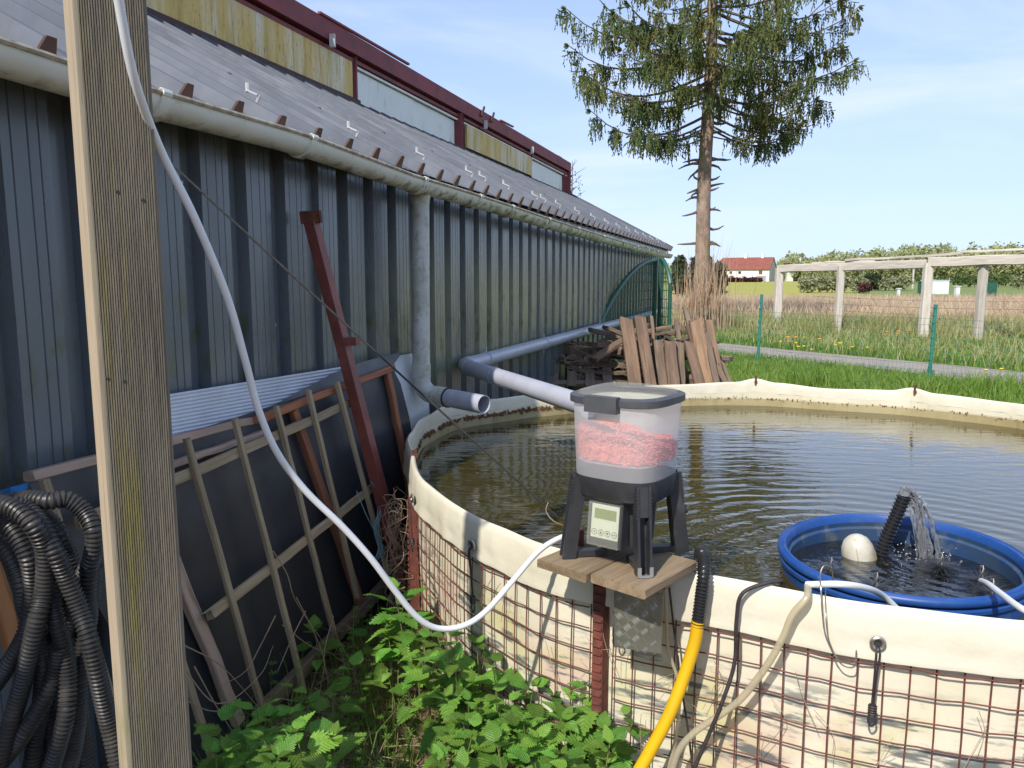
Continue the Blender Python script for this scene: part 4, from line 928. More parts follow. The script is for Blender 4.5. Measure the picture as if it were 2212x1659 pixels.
# ================================================================== HOSES AND CABLES
def cable(name, pts, r_, mat, label, cat, n=10, sub=8):
    return tag(MB().tube(spl(pts, sub), r_, n).build(name, mat), label, cat)
hp = [(246, -60, 1.30), (256, 0, 1.31), (290, 170, 1.36), (345, 320, 1.45), (420, 470, 1.50), (490, 640, 1.56), (530, 780, 1.60), (560, 890, 1.63), (600, 980, 1.66), (660, 1060, 1.70), (740, 1138, 1.74), (800, 1205, 1.77), (850, 1272, 1.80), (900, 1332, 1.83), (945, 1357, 1.86), (1000, 1352, 1.89), (1050, 1320, 1.92), (1110, 1252, 1.96), (1165, 1190, 1.99), (1215, 1160, 2.02), (1262, 1150, 2.03)]
cable('white_hose', [at_y(*p) for p in hp], .0078, 'white_hose', 'long white hose looping down past the post to the fish feeder', 'hose', 12)
cable('steel_cord', [at_y(270, 262, 1.9), at_y(735, 690, 2.05), at_y(1205, 1118, 2.22)], .0030, 'rope', 'thin dark cord stretched diagonally from behind the post to the tank', 'cord', 8)
cable('twig', [at_y(1216, 1135, 2.15), at_y(1195, 1125, 2.14), at_y(1180, 1105, 2.14), at_y(1184, 1085, 2.14)], .0018, 'dead_stem', 'small bent twig sticking up left of the feeder legs', 'twig', 5)
def outer(x, y, off):                                       # point where the pick meets a cylinder off metres outside the rim
    r_ = ray(x, y); best = None
    for i in range(1200):
        Y = 1.0 + i * .002; p = CO + r_ * (Y / r_.y); d = Vector((p.x - TC_.x, p.y - TC_.y)); dg = math.degrees(math.atan2(d.x, d.y))
        if d.length <= TR + itp(_off, dg) + off: return p
    return CO + r_ * (2 / r_.y)
yh = thing('yellow_hose', 'bright yellow hose with black corrugated top end hooked over the tank rim', 'hose', outer(1370, 1670, .16))
top = outer(1523, 1214, .03)
m = MB(); corr(m, [top + Vector((.02, .16, -.20)), top + Vector((.012, .10, -.03)), top + Vector((.004, .05, .006)), top + Vector((0, .01, -.002)), outer(1520, 1250, .055), outer(1514, 1300, .060), outer(1507, 1352, .065)], .0175, .0085, .0030, 14); m.build('corrugated_end', 'hose_joint', yh)
MB().tube(spl([outer(1508, 1342, .064), outer(1500, 1390, .07), outer(1478, 1460, .09), outer(1445, 1545, .12), outer(1400, 1630, .15), outer(1360, 1700, .18), outer(1330, 1760, .2)], 8), .0162, 18).build('yellow_pipe', 'yellow_hose', yh)
cable('black_cable', [rim(-157, -.05, .70), rim(-157, -.02, .84), rim(-156.6, .0, .862), outer(1606, 1280, .045), outer(1591, 1340, .05), outer(1587, 1430, .055), outer(1562, 1512, .08), outer(1530, 1590, .10), outer(1500, 1660, .12), outer(1470, 1740, .14)], .0050, 'black_tie', 'black cable draped over the tank rim right of the yellow hose', 'cable')
ch = thing('clear_hose', 'hose turning from white to cloudy clear, running out of the blue tub', 'hose', outer(1450, 1640, .1))
MB().tube(spl([at_z(1935, 1312, .755), at_z(1905, 1285, .80), at_z(1870, 1270, .86), at_z(1815, 1262, .89), rim(-158.6, .012, .872)], 8), .0080, 12).build('white_section', 'white_hose', ch)
MB().tube(spl([rim(-158.7, .010, .872), outer(1742, 1292, .05), outer(1712, 1328, .06), outer(1690, 1380, .062), outer(1655, 1440, .064), outer(1602, 1508, .07), outer(1550, 1548, .08), outer(1500, 1582, .09), outer(1462, 1630, .10), outer(1440, 1720, .11)], 8), .0086, 12).build('cloudy_section', 'clear_tube', ch)
cable('thin_tube', [outer(1436, 1262, .07), outer(1440, 1330, .06), outer(1443, 1400, .05), outer(1466, 1480, .05), outer(1462, 1580, .06), outer(1440, 1680, .07)], .0048, 'clear_tube', 'thin clear tube hanging beside the checker plate behind the yellow hose', 'tube')
cable('thin_black_cable', [outer(1446, 1270, .06), outer(1456, 1360, .045), outer(1470, 1470, .045), outer(1488, 1590, .05), outer(1500, 1700, .06)], .0028, 'black_tie', 'thin black cable hanging straight down behind the yellow hose', 'cable')
cable('white_tube', [at_z(2120, 1255, .775), at_z(2135, 1262, .80), at_z(2165, 1285, .83), at_z(2212, 1318, .85), at_z(2290, 1350, .84)], .0082, 'white_hose', 'short white tube leaving the right side of the blue tub', 'tube', 12)
wh = [outer(1795, 1400, .05), outer(1782, 1335, .05), rim(-160.0, .01, .875)] ; p0 = at_y(1772, 1245, 1.80)
wpts = [outer(1850, 1405, .045), outer(1845, 1440, .045), outer(1815, 1432, .045), outer(1785, 1375, .045), outer(1777, 1330, .045), outer(1773, 1270, .04), at_y(1772, 1240, 1.78), at_y(1781, 1222, 1.79), at_y(1797, 1230, 1.80), at_y(1799, 1262, 1.81)]
cable('wire_hook', wpts, .0018, 'wire_steel', 'bent steel wire hook standing over the tank rim before the blue tub', 'wire', 6)
cable('loose_wire', [at_y(1783, 1268, 1.78), outer(1784, 1330, .05), outer(1790, 1380, .048), outer(1806, 1420, .048)], .0016, 'wire_steel', 'second thin wire hanging beside the wire hook', 'wire', 6)

# ================================================================== BLUE TUB
tub = thing('blue_tub', 'sawn-off blue plastic drum standing in the tank with dark water inside', 'tub', (TUB_C[0], TUB_C[1], .25))
TZ = .785; TT = Matrix.Translation((*TUB_C, TZ)) @ Matrix.Rotation(R(1.5), 4, 'X') @ Matrix.Rotation(R(-2.0), 4, 'Y') @ Matrix.Scale(1.05, 4)
def tput(mb, name, mat, par, ang=50): return put(mb.mesh(name, mat, True, ang), name, par, TT)
tput(MB().lathe([(.318, -.50), (.320, -.12), (.322, -.045), (.330, -.040), (.331, -.030), (.322, -.024)], (0, 0, 0), 72), 'tub_wall', 'blue_plastic', tub)
tput(MB().lathe([(.322, -.022), (.332, -.018), (.335, -.010), (.333, -.001), (.328, .002), (.325, -.003), (.321, -.004), (.318, .001), (.312, .002), (.308, -.004), (.304, -.020)], (0, 0, 0), 96), 'tub_rim', 'blue_plastic', tub)
tput(MB().lathe([(.304, -.020), (.306, -.034), (.298, -.040), (.298, -.12), (.296, -.50)], (0, 0, 0), 72), 'tub_inner_wall', 'blue_plastic_dirty', tub)
rows = [[(TUB_C[0] + .316 * f / 10 * math.cos(2 * math.pi * j / 64), TUB_C[1] + .316 * f / 10 * math.sin(2 * math.pi * j / 64), .711) for j in range(65)] for f in range(11)]
kind(MB().grid(rows).build('tub_water', 'tub_water'), 'structure')
# corrugated spout
sp0 = at_z(1900, 1205, .70); sp1 = at_y(1953, 1072, sp0.y - .01)
m = MB(); corr(m, [sp0, sp0.lerp(sp1, .35) + Vector((-.004, 0, 0)), sp0.lerp(sp1, .7), sp1], .0225, .0125, .0042, 18, 10)
sptag = m.build('spout_hose', 'hose_joint'); tag(sptag, 'black corrugated hose rising from the tub and spilling water', 'hose')
# falling water
rr = random.Random(5); m = MB()
sd_ = Vector((1, -.15, 0)).normalized()
for k in range(16):
    v0 = rr.gauss(.38, .11); w = rr.gauss(0, .010); z0 = rr.uniform(-.002, .022); pts = []
    hgt = sp1.z + z0 - .702; tf = math.sqrt(2 * hgt / 9.8) + .04
    for i in range(9):
        t = tf * i / 8; pts.append(sp1 + sd_ * (v0 * t + .004 * math.sin(i + k)) + Vector((0, w * (1 - .5 * i / 8), z0 + .35 * t - 4.9 * t * t)))
    pts = [p for p in pts if p.z > .695]
    m.tube(spl(pts, 3), [rr.choice((.0012, .003, .005, .0075)) * rr.uniform(.7, 1.2) for i in range(3 * (len(pts) - 1) + 1)], 7)
for k in range(12):
    a = k / 12 * 6.283; p = sp1 + Vector((.012 * math.cos(a), .012 * math.sin(a), .004)); m.tube([p, p + Vector((.004, 0, .010 + .010 * rr.random())), p + Vector((.014, 0, .008))], [.008, .007, .004], 7)
for k in range(110):
    p = Vector((sp1.x + rr.uniform(-.04, .16), sp1.y + rr.uniform(-.09, .06), .706 + abs(rr.gauss(0, .03)))); s = rr.uniform(.001, .0042); m.lathe([(0.0001, -s), (s * .8, -s * .5), (s, 0), (s * .8, s * .5), (.0001, s)], p, 7)
kind(m.build('falling_water', 'water_clear'), 'stuff')
# white float
fp = at_z(1856, 1201, .711); m = MB(); prof = [(.050, -.06), (.0535, -.02), (.0525, .015), (.047, .042), (.037, .062), (.022, .074), (.008, .079), (.0005, .080)]
m.lathe(prof, (0, 0, 0), 28); FM = Matrix.Translation(fp + Vector((0, 0, -.005))) @ Matrix.Rotation(R(-14), 4, 'Y')
fo = thing('float_ball', 'dirty white rounded plastic float bobbing at the left inside the tub', 'float', fp)
put(m.mesh('float_shell', 'float_white'), 'float_shell', fo, FM)
put(MB().tube([(.0545 * math.cos(-2.0), .0545 * math.sin(-2.0), -.02), (.0535 * math.cos(-2.0), .0535 * math.sin(-2.0), .015), (.048 * math.cos(-2), .048 * math.sin(-2), .042), (.023 * math.cos(-2), .023 * math.sin(-2), .0745)], .0012, 5).mesh('seam', 'straw'), 'seam', fo, FM)
# filter brushes
def brush(x, y, name_l, seed):
    q = random.Random(seed); p = at_z(x, y, .715); o = thing('filter_brush', name_l, 'brush', p - Vector((0, 0, .1)), 'filter brushes standing in the blue tub')
    m = MB()
    for s in (0, math.pi): m.tube([p + Vector((.0045 * math.cos(i * 1.0 + s), .0045 * math.sin(i * 1.0 + s), -.06 + i * .009)) for i in range(14)], .0022, 6)
    m.build('twisted_wire', 'wire_steel', o)
    V = []; F = []
    for i in range(420):
        a = q.uniform(0, 6.283); el = q.uniform(-.1, .75); L = q.uniform(.045, .085); z0 = q.uniform(-.03, .016)
        d = Vector((math.cos(a) * math.cos(el), math.sin(a) * math.cos(el), math.sin(el) * .55 - .02)); s = Vector((-math.sin(a), math.cos(a), 0)) * .0009; b0 = p + Vector((0, 0, z0)); e = b0 + d * L
        e2 = b0 + d * L * .55 + Vector((0, 0, .004)); k = len(V); V.extend([b0 - s, b0 + s, e2 - s, e2 + s, e]); F.extend([(k, k + 1, k + 3), (k, k + 3, k + 2), (k + 2, k + 3, k + 4)])
    kind(put(npmesh('bristles', V, F, 'brush_bristle'), 'bristles', o), 'stuff')
brush(2030, 1232, 'filter brush nearest the falling water in the blue tub', 1)
brush(2118, 1262, 'filter brush with tall twisted wire at the right of the tub', 2)
brush(2140, 1292, 'filter brush beside the short white tube at the tub edge', 3)
brush(1792, 1243, 'filter brush at the near left edge of the tub by the wire hook', 4)
brush(1890, 1278, 'filter brush beside the white hose at the near edge of the tub', 5)

# ================================================================== NETTLES AND UNDERGROWTH
def leaf_mesh(seed):
    q = random.Random(seed); L, Wd = 1.0, q.uniform(.60, .76); m = MB(); k = 9; fold = q.uniform(.10, .22); droop = q.uniform(.05, .25)
    def prof(f): return Wd * .5 * (math.sin(math.pi * min(1, f ** .62)) ** .8) * (1 - .25 * f) + .02 * (1 - f)
    def zz(x, y): return abs(x) * fold - droop * y * y + .02 * math.sin(y * 9 + seed)
    mid = [(0.0, i / k) for i in range(k + 1)]; m.v = [(x, y, zz(x, y) - .01) for x, y in mid]
    for s in (-1, 1):
        base = len(m.v)
        for i in range(k + 1):
            f = i / k; w = prof(f) * q.uniform(.93, 1.05)
            m.v.append((s * w * .86, f, zz(w * .86, f)))            # notch
        for i in range(k):
            f = (i + .62) / k; w = prof(f) * 1.12 + .012
            m.v.append((s * w, min(1.05, f + .055), zz(w, f) - .015))   # tooth tip
        for i in range(k):
            a, b_ = i, i + 1; n0, n1, tt = base + i, base + i + 1, base + k + 1 + i
            if s > 0: m.f += [(a, n0, n1, b_), (n0, tt, n1)]
            else: m.f += [(a, b_, n1, n0), (n0, n1, tt)]
    return m.mesh('nettle_leaf', 'nettle_leaf', True, 80)
LEAVES = [leaf_mesh(i) for i in range(6)]
def stem_mesh(h, seed):
    q = random.Random(seed); lx, ly = q.uniform(-.05, .05), q.uniform(-.05, .05)
    P = [Vector((lx * f * f, ly * f * f, h * f)) for f in [i / 6 for i in range(7)]]
    return MB().tube(P, [.0034 - .002 * i / 6 for i in range(7)], 6).mesh('stem', 'nettle_stem'), P
npl = [0]
def nettle(x, y, h, label, scale=1.0):
    npl[0] += 1; sd = npl[0] * 13; q = random.Random(sd); o = thing('nettle_plant', label, 'nettle', (x, y, gz(x, y)), 'stinging nettles growing between the trellis and the tank')
    me, P = stem_mesh(h, sd); s_ = put(me, 'stem', None); s_.parent = o
    tiers = max(3, int(h / .062)); a0 = q.uniform(0, 6.28)
    for k in range(tiers):
        f = .28 + .72 * (k + 1) / tiers; size = scale * (.030 + .058 * math.sin(math.pi * min(1, (1.12 - f) * 1.25 + .10)) ** .8) * q.uniform(.85, 1.15)
        if f > .97: size *= .75
        p = P[min(6, int(f * 6))].lerp(P[min(6, int(f * 6) + 1)], f * 6 - int(f * 6)) if f < 1 else P[6]
        for s in range(2):
            a = a0 + k * math.pi / 2 + s * math.pi + q.uniform(-.25, .25); pitch_ = q.uniform(-.35, .25) + (.45 if f > .9 else 0)
            mw = Matrix.Translation(p + Vector((math.cos(a), math.sin(a), .25)) * size * .18) @ Matrix.Rotation(a - math.pi / 2, 4, 'Z') @ Matrix.Rotation(pitch_, 4, 'X') @ Matrix.Rotation(q.uniform(-.3, .3), 4, 'Y') @ Matrix.Scale(size, 4)
            l_ = bpy.data.objects.new('leaf', LEAVES[q.randrange(6)]); COL.objects.link(l_); l_.parent = o; l_.matrix_basis = mw
    if q.random() < .6:
        for k in range(3):
            a = q.uniform(0, 6.28); size = scale * q.uniform(.025, .045)
            l_ = bpy.data.objects.new('leaf', LEAVES[q.randrange(6)]); COL.objects.link(l_); l_.parent = o
            l_.matrix_basis = Matrix.Translation(P[6] + Vector((0, 0, .004))) @ Matrix.Rotation(a, 4, 'Z') @ Matrix.Rotation(.7, 4, 'X') @ Matrix.Scale(size, 4)
# tip positions picked in the photograph: (x, y, height of the tip, words)
NET = [(880, 1268, .52, 'against the tank post'), (855, 1300, .44, 'left of the tank post'), (845, 1340, .40, 'below the tank post'), (905, 1330, .42, 'by the hose loop'), (820, 1370, .30, 'in the corner'),
  (795, 1340, .22, 'at the bottom bar'), (930, 1385, .44, 'under the hose loop'), (965, 1368, .46, 'under the hose loop'), (1000, 1420, .44, 'along the tank'), (940, 1430, .40, ''), (1040, 1405, .45, 'along the tank'), (880, 1440, .34, ''),
  (1085, 1450, .44, 'along the tank'), (1130, 1470, .42, 'along the tank'), (1190, 1490, .40, 'near the middle post'), (1245, 1520, .42, 'at the middle post'), (1275, 1490, .46, 'right of the middle post'), (1300, 1570, .40, 'near the yellow hose'),
  (1010, 1500, .40, ''), (1070, 1520, .38, ''), (1150, 1545, .38, ''), (960, 1490, .36, ''), (1220, 1580, .40, ''), (1290, 1620, .42, 'near the yellow hose'), (1330, 1600, .36, 'beside the yellow hose'),
  (690, 1370, .22, 'at the bottom bar'), (745, 1470, .26, ''), (715, 1510, .28, ''), (780, 1440, .24, ''), (600, 1500, .34, 'at the foot of the trellis'), (560, 1525, .34, 'at the foot of the trellis'), (650, 1530, .34, 'at the foot of the trellis'), (540, 1585, .36, 'near the post'), (610, 1590, .36, ''), (670, 1600, .38, ''),
  (490, 1570, .32, 'near the post'), (470, 1640, .34, 'near the post'), (730, 1590, .34, ''), (560, 1650, .38, ''), (640, 1660, .38, ''), (700, 1670, .36, ''), (985, 1570, .38, ''), (1050, 1590, .38, ''), (1110, 1620, .40, ''), (940, 1600, .34, ''), (900, 1520, .32, ''), (1180, 1650, .40, ''), (1000, 1650, .38, ''), (1260, 1660, .42, ''), (1340, 1670, .36, 'beside the yellow hose'), (925, 1660, .36, ''), (1090, 1690, .40, ''), (840, 1660, .28, ''), (770, 1640, .30, '')]
NET += [(x, y, h, '') for x, y, h in ((515, 1615, .30), (590, 1560, .30), (630, 1570, .36), (1130, 1580, .38), (1200, 1540, .40), (1240, 1610, .42), (980, 1440, .40), (1075, 1480, .40), (1310, 1530, .42), (880, 1590, .30), (860, 1480, .26), (1030, 1550, .36), (820, 1560, .22))]
NET = [q for q in NET if not (735 < q[0] < 905 and q[1] > 1455)]
pts_ = sorted(((at_z(x, y, h), h, w) for x, y, h, w in NET), key=lambda q: -q[0].y)
ORD = ['first', 'second', 'third', 'fourth', 'fifth', 'sixth', 'seventh', 'eighth', 'ninth', 'tenth', 'eleventh', 'twelfth', 'thirteenth']
ROWS = ['farthest nettle row', 'second nettle row from the back', 'third nettle row from the back', 'third nettle row from the front', 'second nettle row from the front', 'front nettle row']
per = -(-len(pts_) // len(ROWS))
for i, rn in enumerate(ROWS):
    for j, (p, h, w) in enumerate(sorted(pts_[i * per:(i + 1) * per], key=lambda q: q[0].x)):
        nettle(p.x, p.y, h, ('tall' if h > .4 else 'low' if h < .3 else 'leafy') + ' green nettle, ' + ORD[j] + ' from the left in the ' + rn, random.Random(i * 31 + j).uniform(.85, 1.3))
# cleavers / goosegrass whorls, grass blades, dead stems, straw
rr = random.Random(21)
def rnd_spot():
    while True:
        x, y = rr.uniform(-.95, .6), rr.uniform(1.7, 4.2); p = Vector((x, y))
        if (p - TC_).length > TR + .06 and -(Vector((x, y, 0)).dot(N)) < 1.66: return x, y
V = []; F = []
for _ in range(170):
    x, y = rnd_spot(); h = rr.uniform(.06, .26) + (.10 if x > -.1 else 0); lx, ly = rr.uniform(-.07, .07), rr.uniform(-.07, .07)
    for k in range(6):
        f = (k + 1) / 6; c_ = Vector((x + lx * f, y + ly * f, h * f)); r_ = rr.uniform(.012, .022)
        for j in range(7):
            a = 6.283 * j / 7 + k; d = Vector((math.cos(a), math.sin(a), .25)) * r_; s = Vector((-math.sin(a), math.cos(a), 0)) * r_ * .12; o = len(V)
            V.extend([c_, c_ + d * .6 + s, c_ + d, c_ + d * .6 - s]); F.append((o, o + 1, o + 2, o + 3))
kind(put(npmesh('cleavers', V, F, 'cleavers_green'), 'cleavers'), 'stuff')
def blades(n, spot, hmin, hmax, w, bend, name, mat, zf=gz, sub=2):
    V = []; F = []
    for _ in range(n):
        x, y = spot(); z = zf(x, y); h = rr.uniform(hmin, hmax); a = rr.uniform(0, 6.283); b_ = rr.uniform(.1, 1) * bend * h; ww = w * rr.uniform(.6, 1.3); ca, sa = math.cos(a), math.sin(a); wa = rr.uniform(0, 6.283); wx, wy = math.cos(wa) * ww, math.sin(wa) * ww; o = len(V)
        V.extend([(x - wx, y - wy, z), (x + wx, y + wy, z), (x + ca * b_ * .3 - wx * .8, y + sa * b_ * .3 - wy * .8, z + h * .55), (x + ca * b_ * .3 + wx * .8, y + sa * b_ * .3 + wy * .8, z + h * .55), (x + ca * b_, y + sa * b_, z + h * (1 - .25 * b_ / max(h, .01)))])
        F.extend([(o, o + 1, o + 3), (o, o + 3, o + 2), (o + 2, o + 3, o + 4)])
    return kind(put(npmesh(name, V, F, mat), name), 'stuff')
blades(900, rnd_spot, .06, .30, .0022, .8, 'corner_grass', 'grass_blade')
V = []; m = MB()
for _ in range(260):
    x, y = rnd_spot(); L = rr.uniform(.05, .22); a = rr.uniform(0, 6.283); z = rr.uniform(.005, .05); m.tube([(x, y, z), (x + math.cos(a) * L, y + math.sin(a) * L, z + rr.uniform(-.003, .05))], .0016, 4, False)
kind(m.build('fallen_straw', 'straw'), 'stuff')
def stemset(curves, r_, name, mat, label):
    m = MB()
    for c_ in curves: m.tube(spl(c_, 6), [r_ * (1 - .6 * i / (6 * (len(c_) - 1))) for i in range(6 * (len(c_) - 1) + 1)], 5)
    return m
dead = []
for pts in ([(380, 1420), (470, 1520), (560, 1460), (590, 1395)], [(390, 1390), (480, 1440), (560, 1530)], [(690, 1270), (730, 1380), (745, 1440)], [(595, 1330), (560, 1400), (530, 1450), (480, 1480)], [(660, 1320), (630, 1380), (600, 1450)], [(380, 1500), (450, 1535), (520, 1530)], [(420, 1440), (470, 1530), (530, 1620)],
            [(750, 1430), (810, 1470), (850, 1500), (890, 1570)], [(700, 1400), (760, 1440), (830, 1450)], [(640, 1290), (680, 1370), (700, 1430), (690, 1500)], [(750, 1350), (780, 1380), (790, 1450)], [(860, 1250), (845, 1320), (850, 1400)], [(610, 1350), (680, 1400), (760, 1420)], [(720, 1330), (700, 1420), (720, 1510)],
            [(775, 1500), (850, 1520), (930, 1500)], [(590, 1190), (620, 1240), (640, 1300), (700, 1390)]):
    dead.append([lp(x, y, .13 + .012 * i) for i, (x, y) in enumerate(pts)])
kind(stemset(dead, .0024, '', '', '').build('dead_stems', 'dead_stem'), 'stuff')
m = MB()
for _ in range(70):                                         # dry bindweed tangled on the left tank post
    dg = rr.gauss(-104, 3); z = rr.uniform(.25, .75); p = rim(dg, .06 + rr.uniform(0, .03), z); m.tube(spl([p, p + Vector((rr.uniform(-.05, .05), rr.uniform(-.03, .01), rr.uniform(-.06, .0))), p + Vector((rr.uniform(-.07, .05), rr.uniform(-.04, .01), rr.uniform(-.16, -.05))), p + Vector((rr.uniform(-.06, .05), rr.uniform(-.03, .02), rr.uniform(-.25, -.12)))], 4), .0011, 4, False)
kind(m.build('dry_bindweed', 'dead_stem'), 'stuff')
m = MB()
for _ in range(60):                                         # wispy dead stalks against the tank wall
    dg = rr.uniform(-185, -118); z = rr.uniform(.2, .72); p = rim(dg, .035, z); t_ = (rim(dg + 1, 0, 0) - rim(dg, 0, 0)).normalized(); m.tube(spl([p, p + t_ * rr.uniform(-.05, .05) + Vector((0, 0, -.05)), p + t_ * rr.uniform(-.07, .07) + Vector((0, 0, rr.uniform(-.16, -.08)))], 4), .0008, 4, False)
kind(m.build('dry_stalks', 'dead_stem'), 'stuff')

# ================================================================== WOOD PILE
def A(x, y, Y): return at_y(x, y, Y)
def pile_plank(x0, y0, x1, y1, Y0, Y1, w, t, mat, label, cat='plank', grp='old timber on the wood pile'):
    """top pick (x0,y0) at depth Y0 down to the pick (x1,y1) at depth Y1, continued to the ground"""
    a, b_ = A(x0, y0, Y0), A(x1, y1, Y1); d = b_ - a; b_ = a + d * ((0.0 - a.z) / d.z)
    o = plank('timber_plank', a, b_, w, t, mat, None, (0, -1, .2), seg=9, warp=.0035, ragged=.03); tag(o, label, cat, grp)
pile_plank(1352, 690, 1372, 830, 7.55, 7.20, .125, .05, 'pile_wood', 'broad brown plank with a knot, leftmost of the upright timbers')
pile_plank(1382, 688, 1405, 830, 7.50, 7.15, .105, .06, 'pile_wood', 'tall brown plank leaning second from the left on the pile')
pile_plank(1420, 735, 1432, 830, 7.60, 7.30, .09, .04, 'pile_wood_grey', 'short dark plank set back between the upright timbers')
pile_plank(1446, 735, 1455, 830, 7.45, 7.18, .11, .05, 'pile_wood', 'cracked plank in the middle of the upright timbers')
pile_plank(1468, 740, 1470, 830, 7.55, 7.3, .085, .05, 'pile_wood_grey', 'dark plank right of the cracked middle timber')
pile_plank(1488, 742, 1512, 830, 7.45, 7.15, .095, .05, 'pile_wood', 'brown plank standing below the broken grey board')
pile_plank(1487, 700, 1530, 832, 7.70, 7.35, .075, .05, 'pile_wood', 'narrow brown plank tilted right on the pile')
pile_plank(1503, 692, 1528, 832, 7.55, 7.25, .13, .05, 'pile_wood_fresh', 'peeling orange-brown plank near the right of the pile')
pile_plank(1530, 693, 1558, 832, 7.85, 7.45, .075, .05, 'pile_wood_fresh', 'long bright orange plank at the right of the pile')
pile_plank(1525, 720, 1548, 832, 7.50, 7.20, .06, .05, 'pile_wood_grey', 'dark splintered plank in front of the orange plank')
pile_plank(1408, 686, 1416, 780, 7.85, 7.6, .032, .03, 'pile_wood', 'thin upright stick poking up from the pile')
pile_plank(1480, 664, 1500, 740, 8.2, 7.9, .05, .05, 'beam_grey', 'dark round stick at the back of the pile', 'stick')
pile_plank(1460, 690, 1474, 780, 8.0, 7.7, .05, .03, 'pile_wood_grey', 'dark slat standing at the back of the pile')
pile_plank(1548, 790, 1572, 835, 7.4, 7.2, .05, .03, 'pile_wood_grey', 'short grey stake at the right end of the pile', 'stake')
pile_plank(1562, 785, 1580, 835, 7.35, 7.2, .03, .03, 'pile_wood_grey', 'second short grey stake at the right end of the pile', 'stake')
def lay(x0, y0, x1, y1, Y, w, t, mat, label, cat='timber'):
    o = plank('stacked_timber', A(x0, y0, Y), A(x1, y1, Y - .1), w, t, mat, None, (0, 0, 1), seg=8, warp=.008, ragged=.03); tag(o, label, cat, 'old timber on the wood pile')
lay(1215, 757, 1362, 760, 7.95, .12, .10, 'pile_wood', 'thick brown beam lying across the left of the pile', 'beam')
lay(1220, 742, 1345, 744, 8.05, .12, .035, 'pile_wood', 'long split plank on top of the thick beam')
lay(1180, 776, 1252, 772, 7.75, .10, .025, 'pile_wood_grey', 'short plank jutting out at the far left of the pile')
lay(1225, 782, 1352, 790, 7.75, .10, .055, 'pile_wood_grey', 'rotten plank lying under the thick beam')
lay(1232, 800, 1362, 808, 7.65, .10, .03, 'pile_wood_grey', 'pale plank lying low at the left of the pile')
lay(1300, 735, 1385, 712, 8.15, .09, .03, 'pile_wood_grey', 'plank sloping up behind the upright timbers')
lay(1362, 745, 1490, 742, 8.0, .10, .03, 'pile_wood', 'plank lying across behind the upright timbers')
lay(1390, 726, 1470, 716, 8.15, .10, .03, 'pile_wood_grey', 'flat grey plank at the top of the pile')
lay(1440, 720, 1505, 715, 8.1, .10, .05, 'pile_wood', 'squared timber end at the top right of the pile')
lay(1478, 762, 1512, 768, 7.6, .08, .07, 'beam_grey', 'broken grey board wedged between the upright timbers', 'board')
lay(1395, 755, 1500, 760, 7.95, .12, .05, 'pile_wood_grey', 'dark timber under the top planks of the pile')
lay(1230, 830, 1520, 840, 7.75, .30, .30, 'pile_wood_grey', 'heavy dark beam at the bottom of the pile', 'beam')
lay(1250, 870, 1540, 880, 7.9, .5, .30, 'pile_wood_grey', 'second heavy beam under the pile', 'beam')
jr = random.Random(77); used_ = set()
for k in range(44):
    x = jr.uniform(1215, 1545); f = (x - 1215) / 330; y = jr.uniform(715 + (20 if f < .35 else 0), 835); Y = 7.75 + jr.uniform(-.1, .5); c_ = A(x, y, Y)
    if c_.z < .03: c_.z = .05
    a_ = jr.gauss(.15, .5); L = jr.uniform(.35, .95); d = Vector((math.cos(a_), math.sin(a_), jr.gauss(0, .14))).normalized() * L / 2
    c_.x = min(c_.x, 2.15 - abs(d.x) * .5); c_.x = max(c_.x, .78 + abs(d.x))
    o = plank('stacked_timber', c_ - d, c_ + d, jr.uniform(.06, .13), jr.uniform(.02, .05), jr.choice(('pile_wood', 'pile_wood_grey', 'pile_wood_grey', 'pallet_wood')), None, (0, 0, 1), seg=6, warp=.006, ragged=.03)
    cn = {'pile_wood': 'brown', 'pile_wood_grey': 'dark grey-brown', 'pallet_wood': 'grey'}[o.data.materials[0].name]
    lb_ = ('short ' if L < .55 else 'medium ' if L < .75 else 'long ') + cn + ' plank ' + ('low' if y > 800 else 'halfway up' if y > 755 else 'near the top') + ' in the heap, ' + ('beside the shed wall' if f < .3 else 'behind the left upright timbers' if f < .65 else 'behind the right upright timbers')
    if lb_ in used_: bpy.data.objects.remove(o); continue
    used_.add(lb_); tag(o, lb_, 'timber', 'old timber jumbled in the heap')
def pallet(x0, y0, x1, y1, Y, label):
    a, b_ = A(x0, y0, Y), A(x1, y1, Y - .05); o = thing('wooden_pallet', label, 'pallet', (a + b_) / 2, 'old timber on the wood pile')
    ex_ = (b_ - a).normalized(); ey_ = Vector((.25, .75, .42)).normalized(); ey_ = (ey_ - ex_ * ey_.dot(ex_)).normalized(); up_ = ex_.cross(ey_)
    L = (b_ - a).length
    for k in range(4): p = a + ex_ * (L * (k + .15) / 3.6) + up_ * .02; plank('slat', p - ey_ * .03, p + ey_ * .50, .09, .016, 'pallet_wood', o, up_)
    for k in range(2): p = a + ey_ * (.04 + .36 * k); plank('bearer', p, p + ex_ * L, .06, .04, 'pallet_wood', o, up_)
pallet(1190, 832, 1330, 835, 7.45, 'old grey pallet lying slanted at the left foot of the pile')
m = MB()
for _ in range(40):
    p = A(rr.uniform(1200, 1340), rr.uniform(735, 830), 7.6); m.tube(spl([p, p + Vector((rr.uniform(-.12, .12), -.03, rr.uniform(-.06, .06))), p + Vector((rr.uniform(-.2, .2), -.02, rr.uniform(-.12, .02)))], 4), .0022, 4, False)
kind(m.build('dead_twigs', 'dead_stem'), 'stuff')

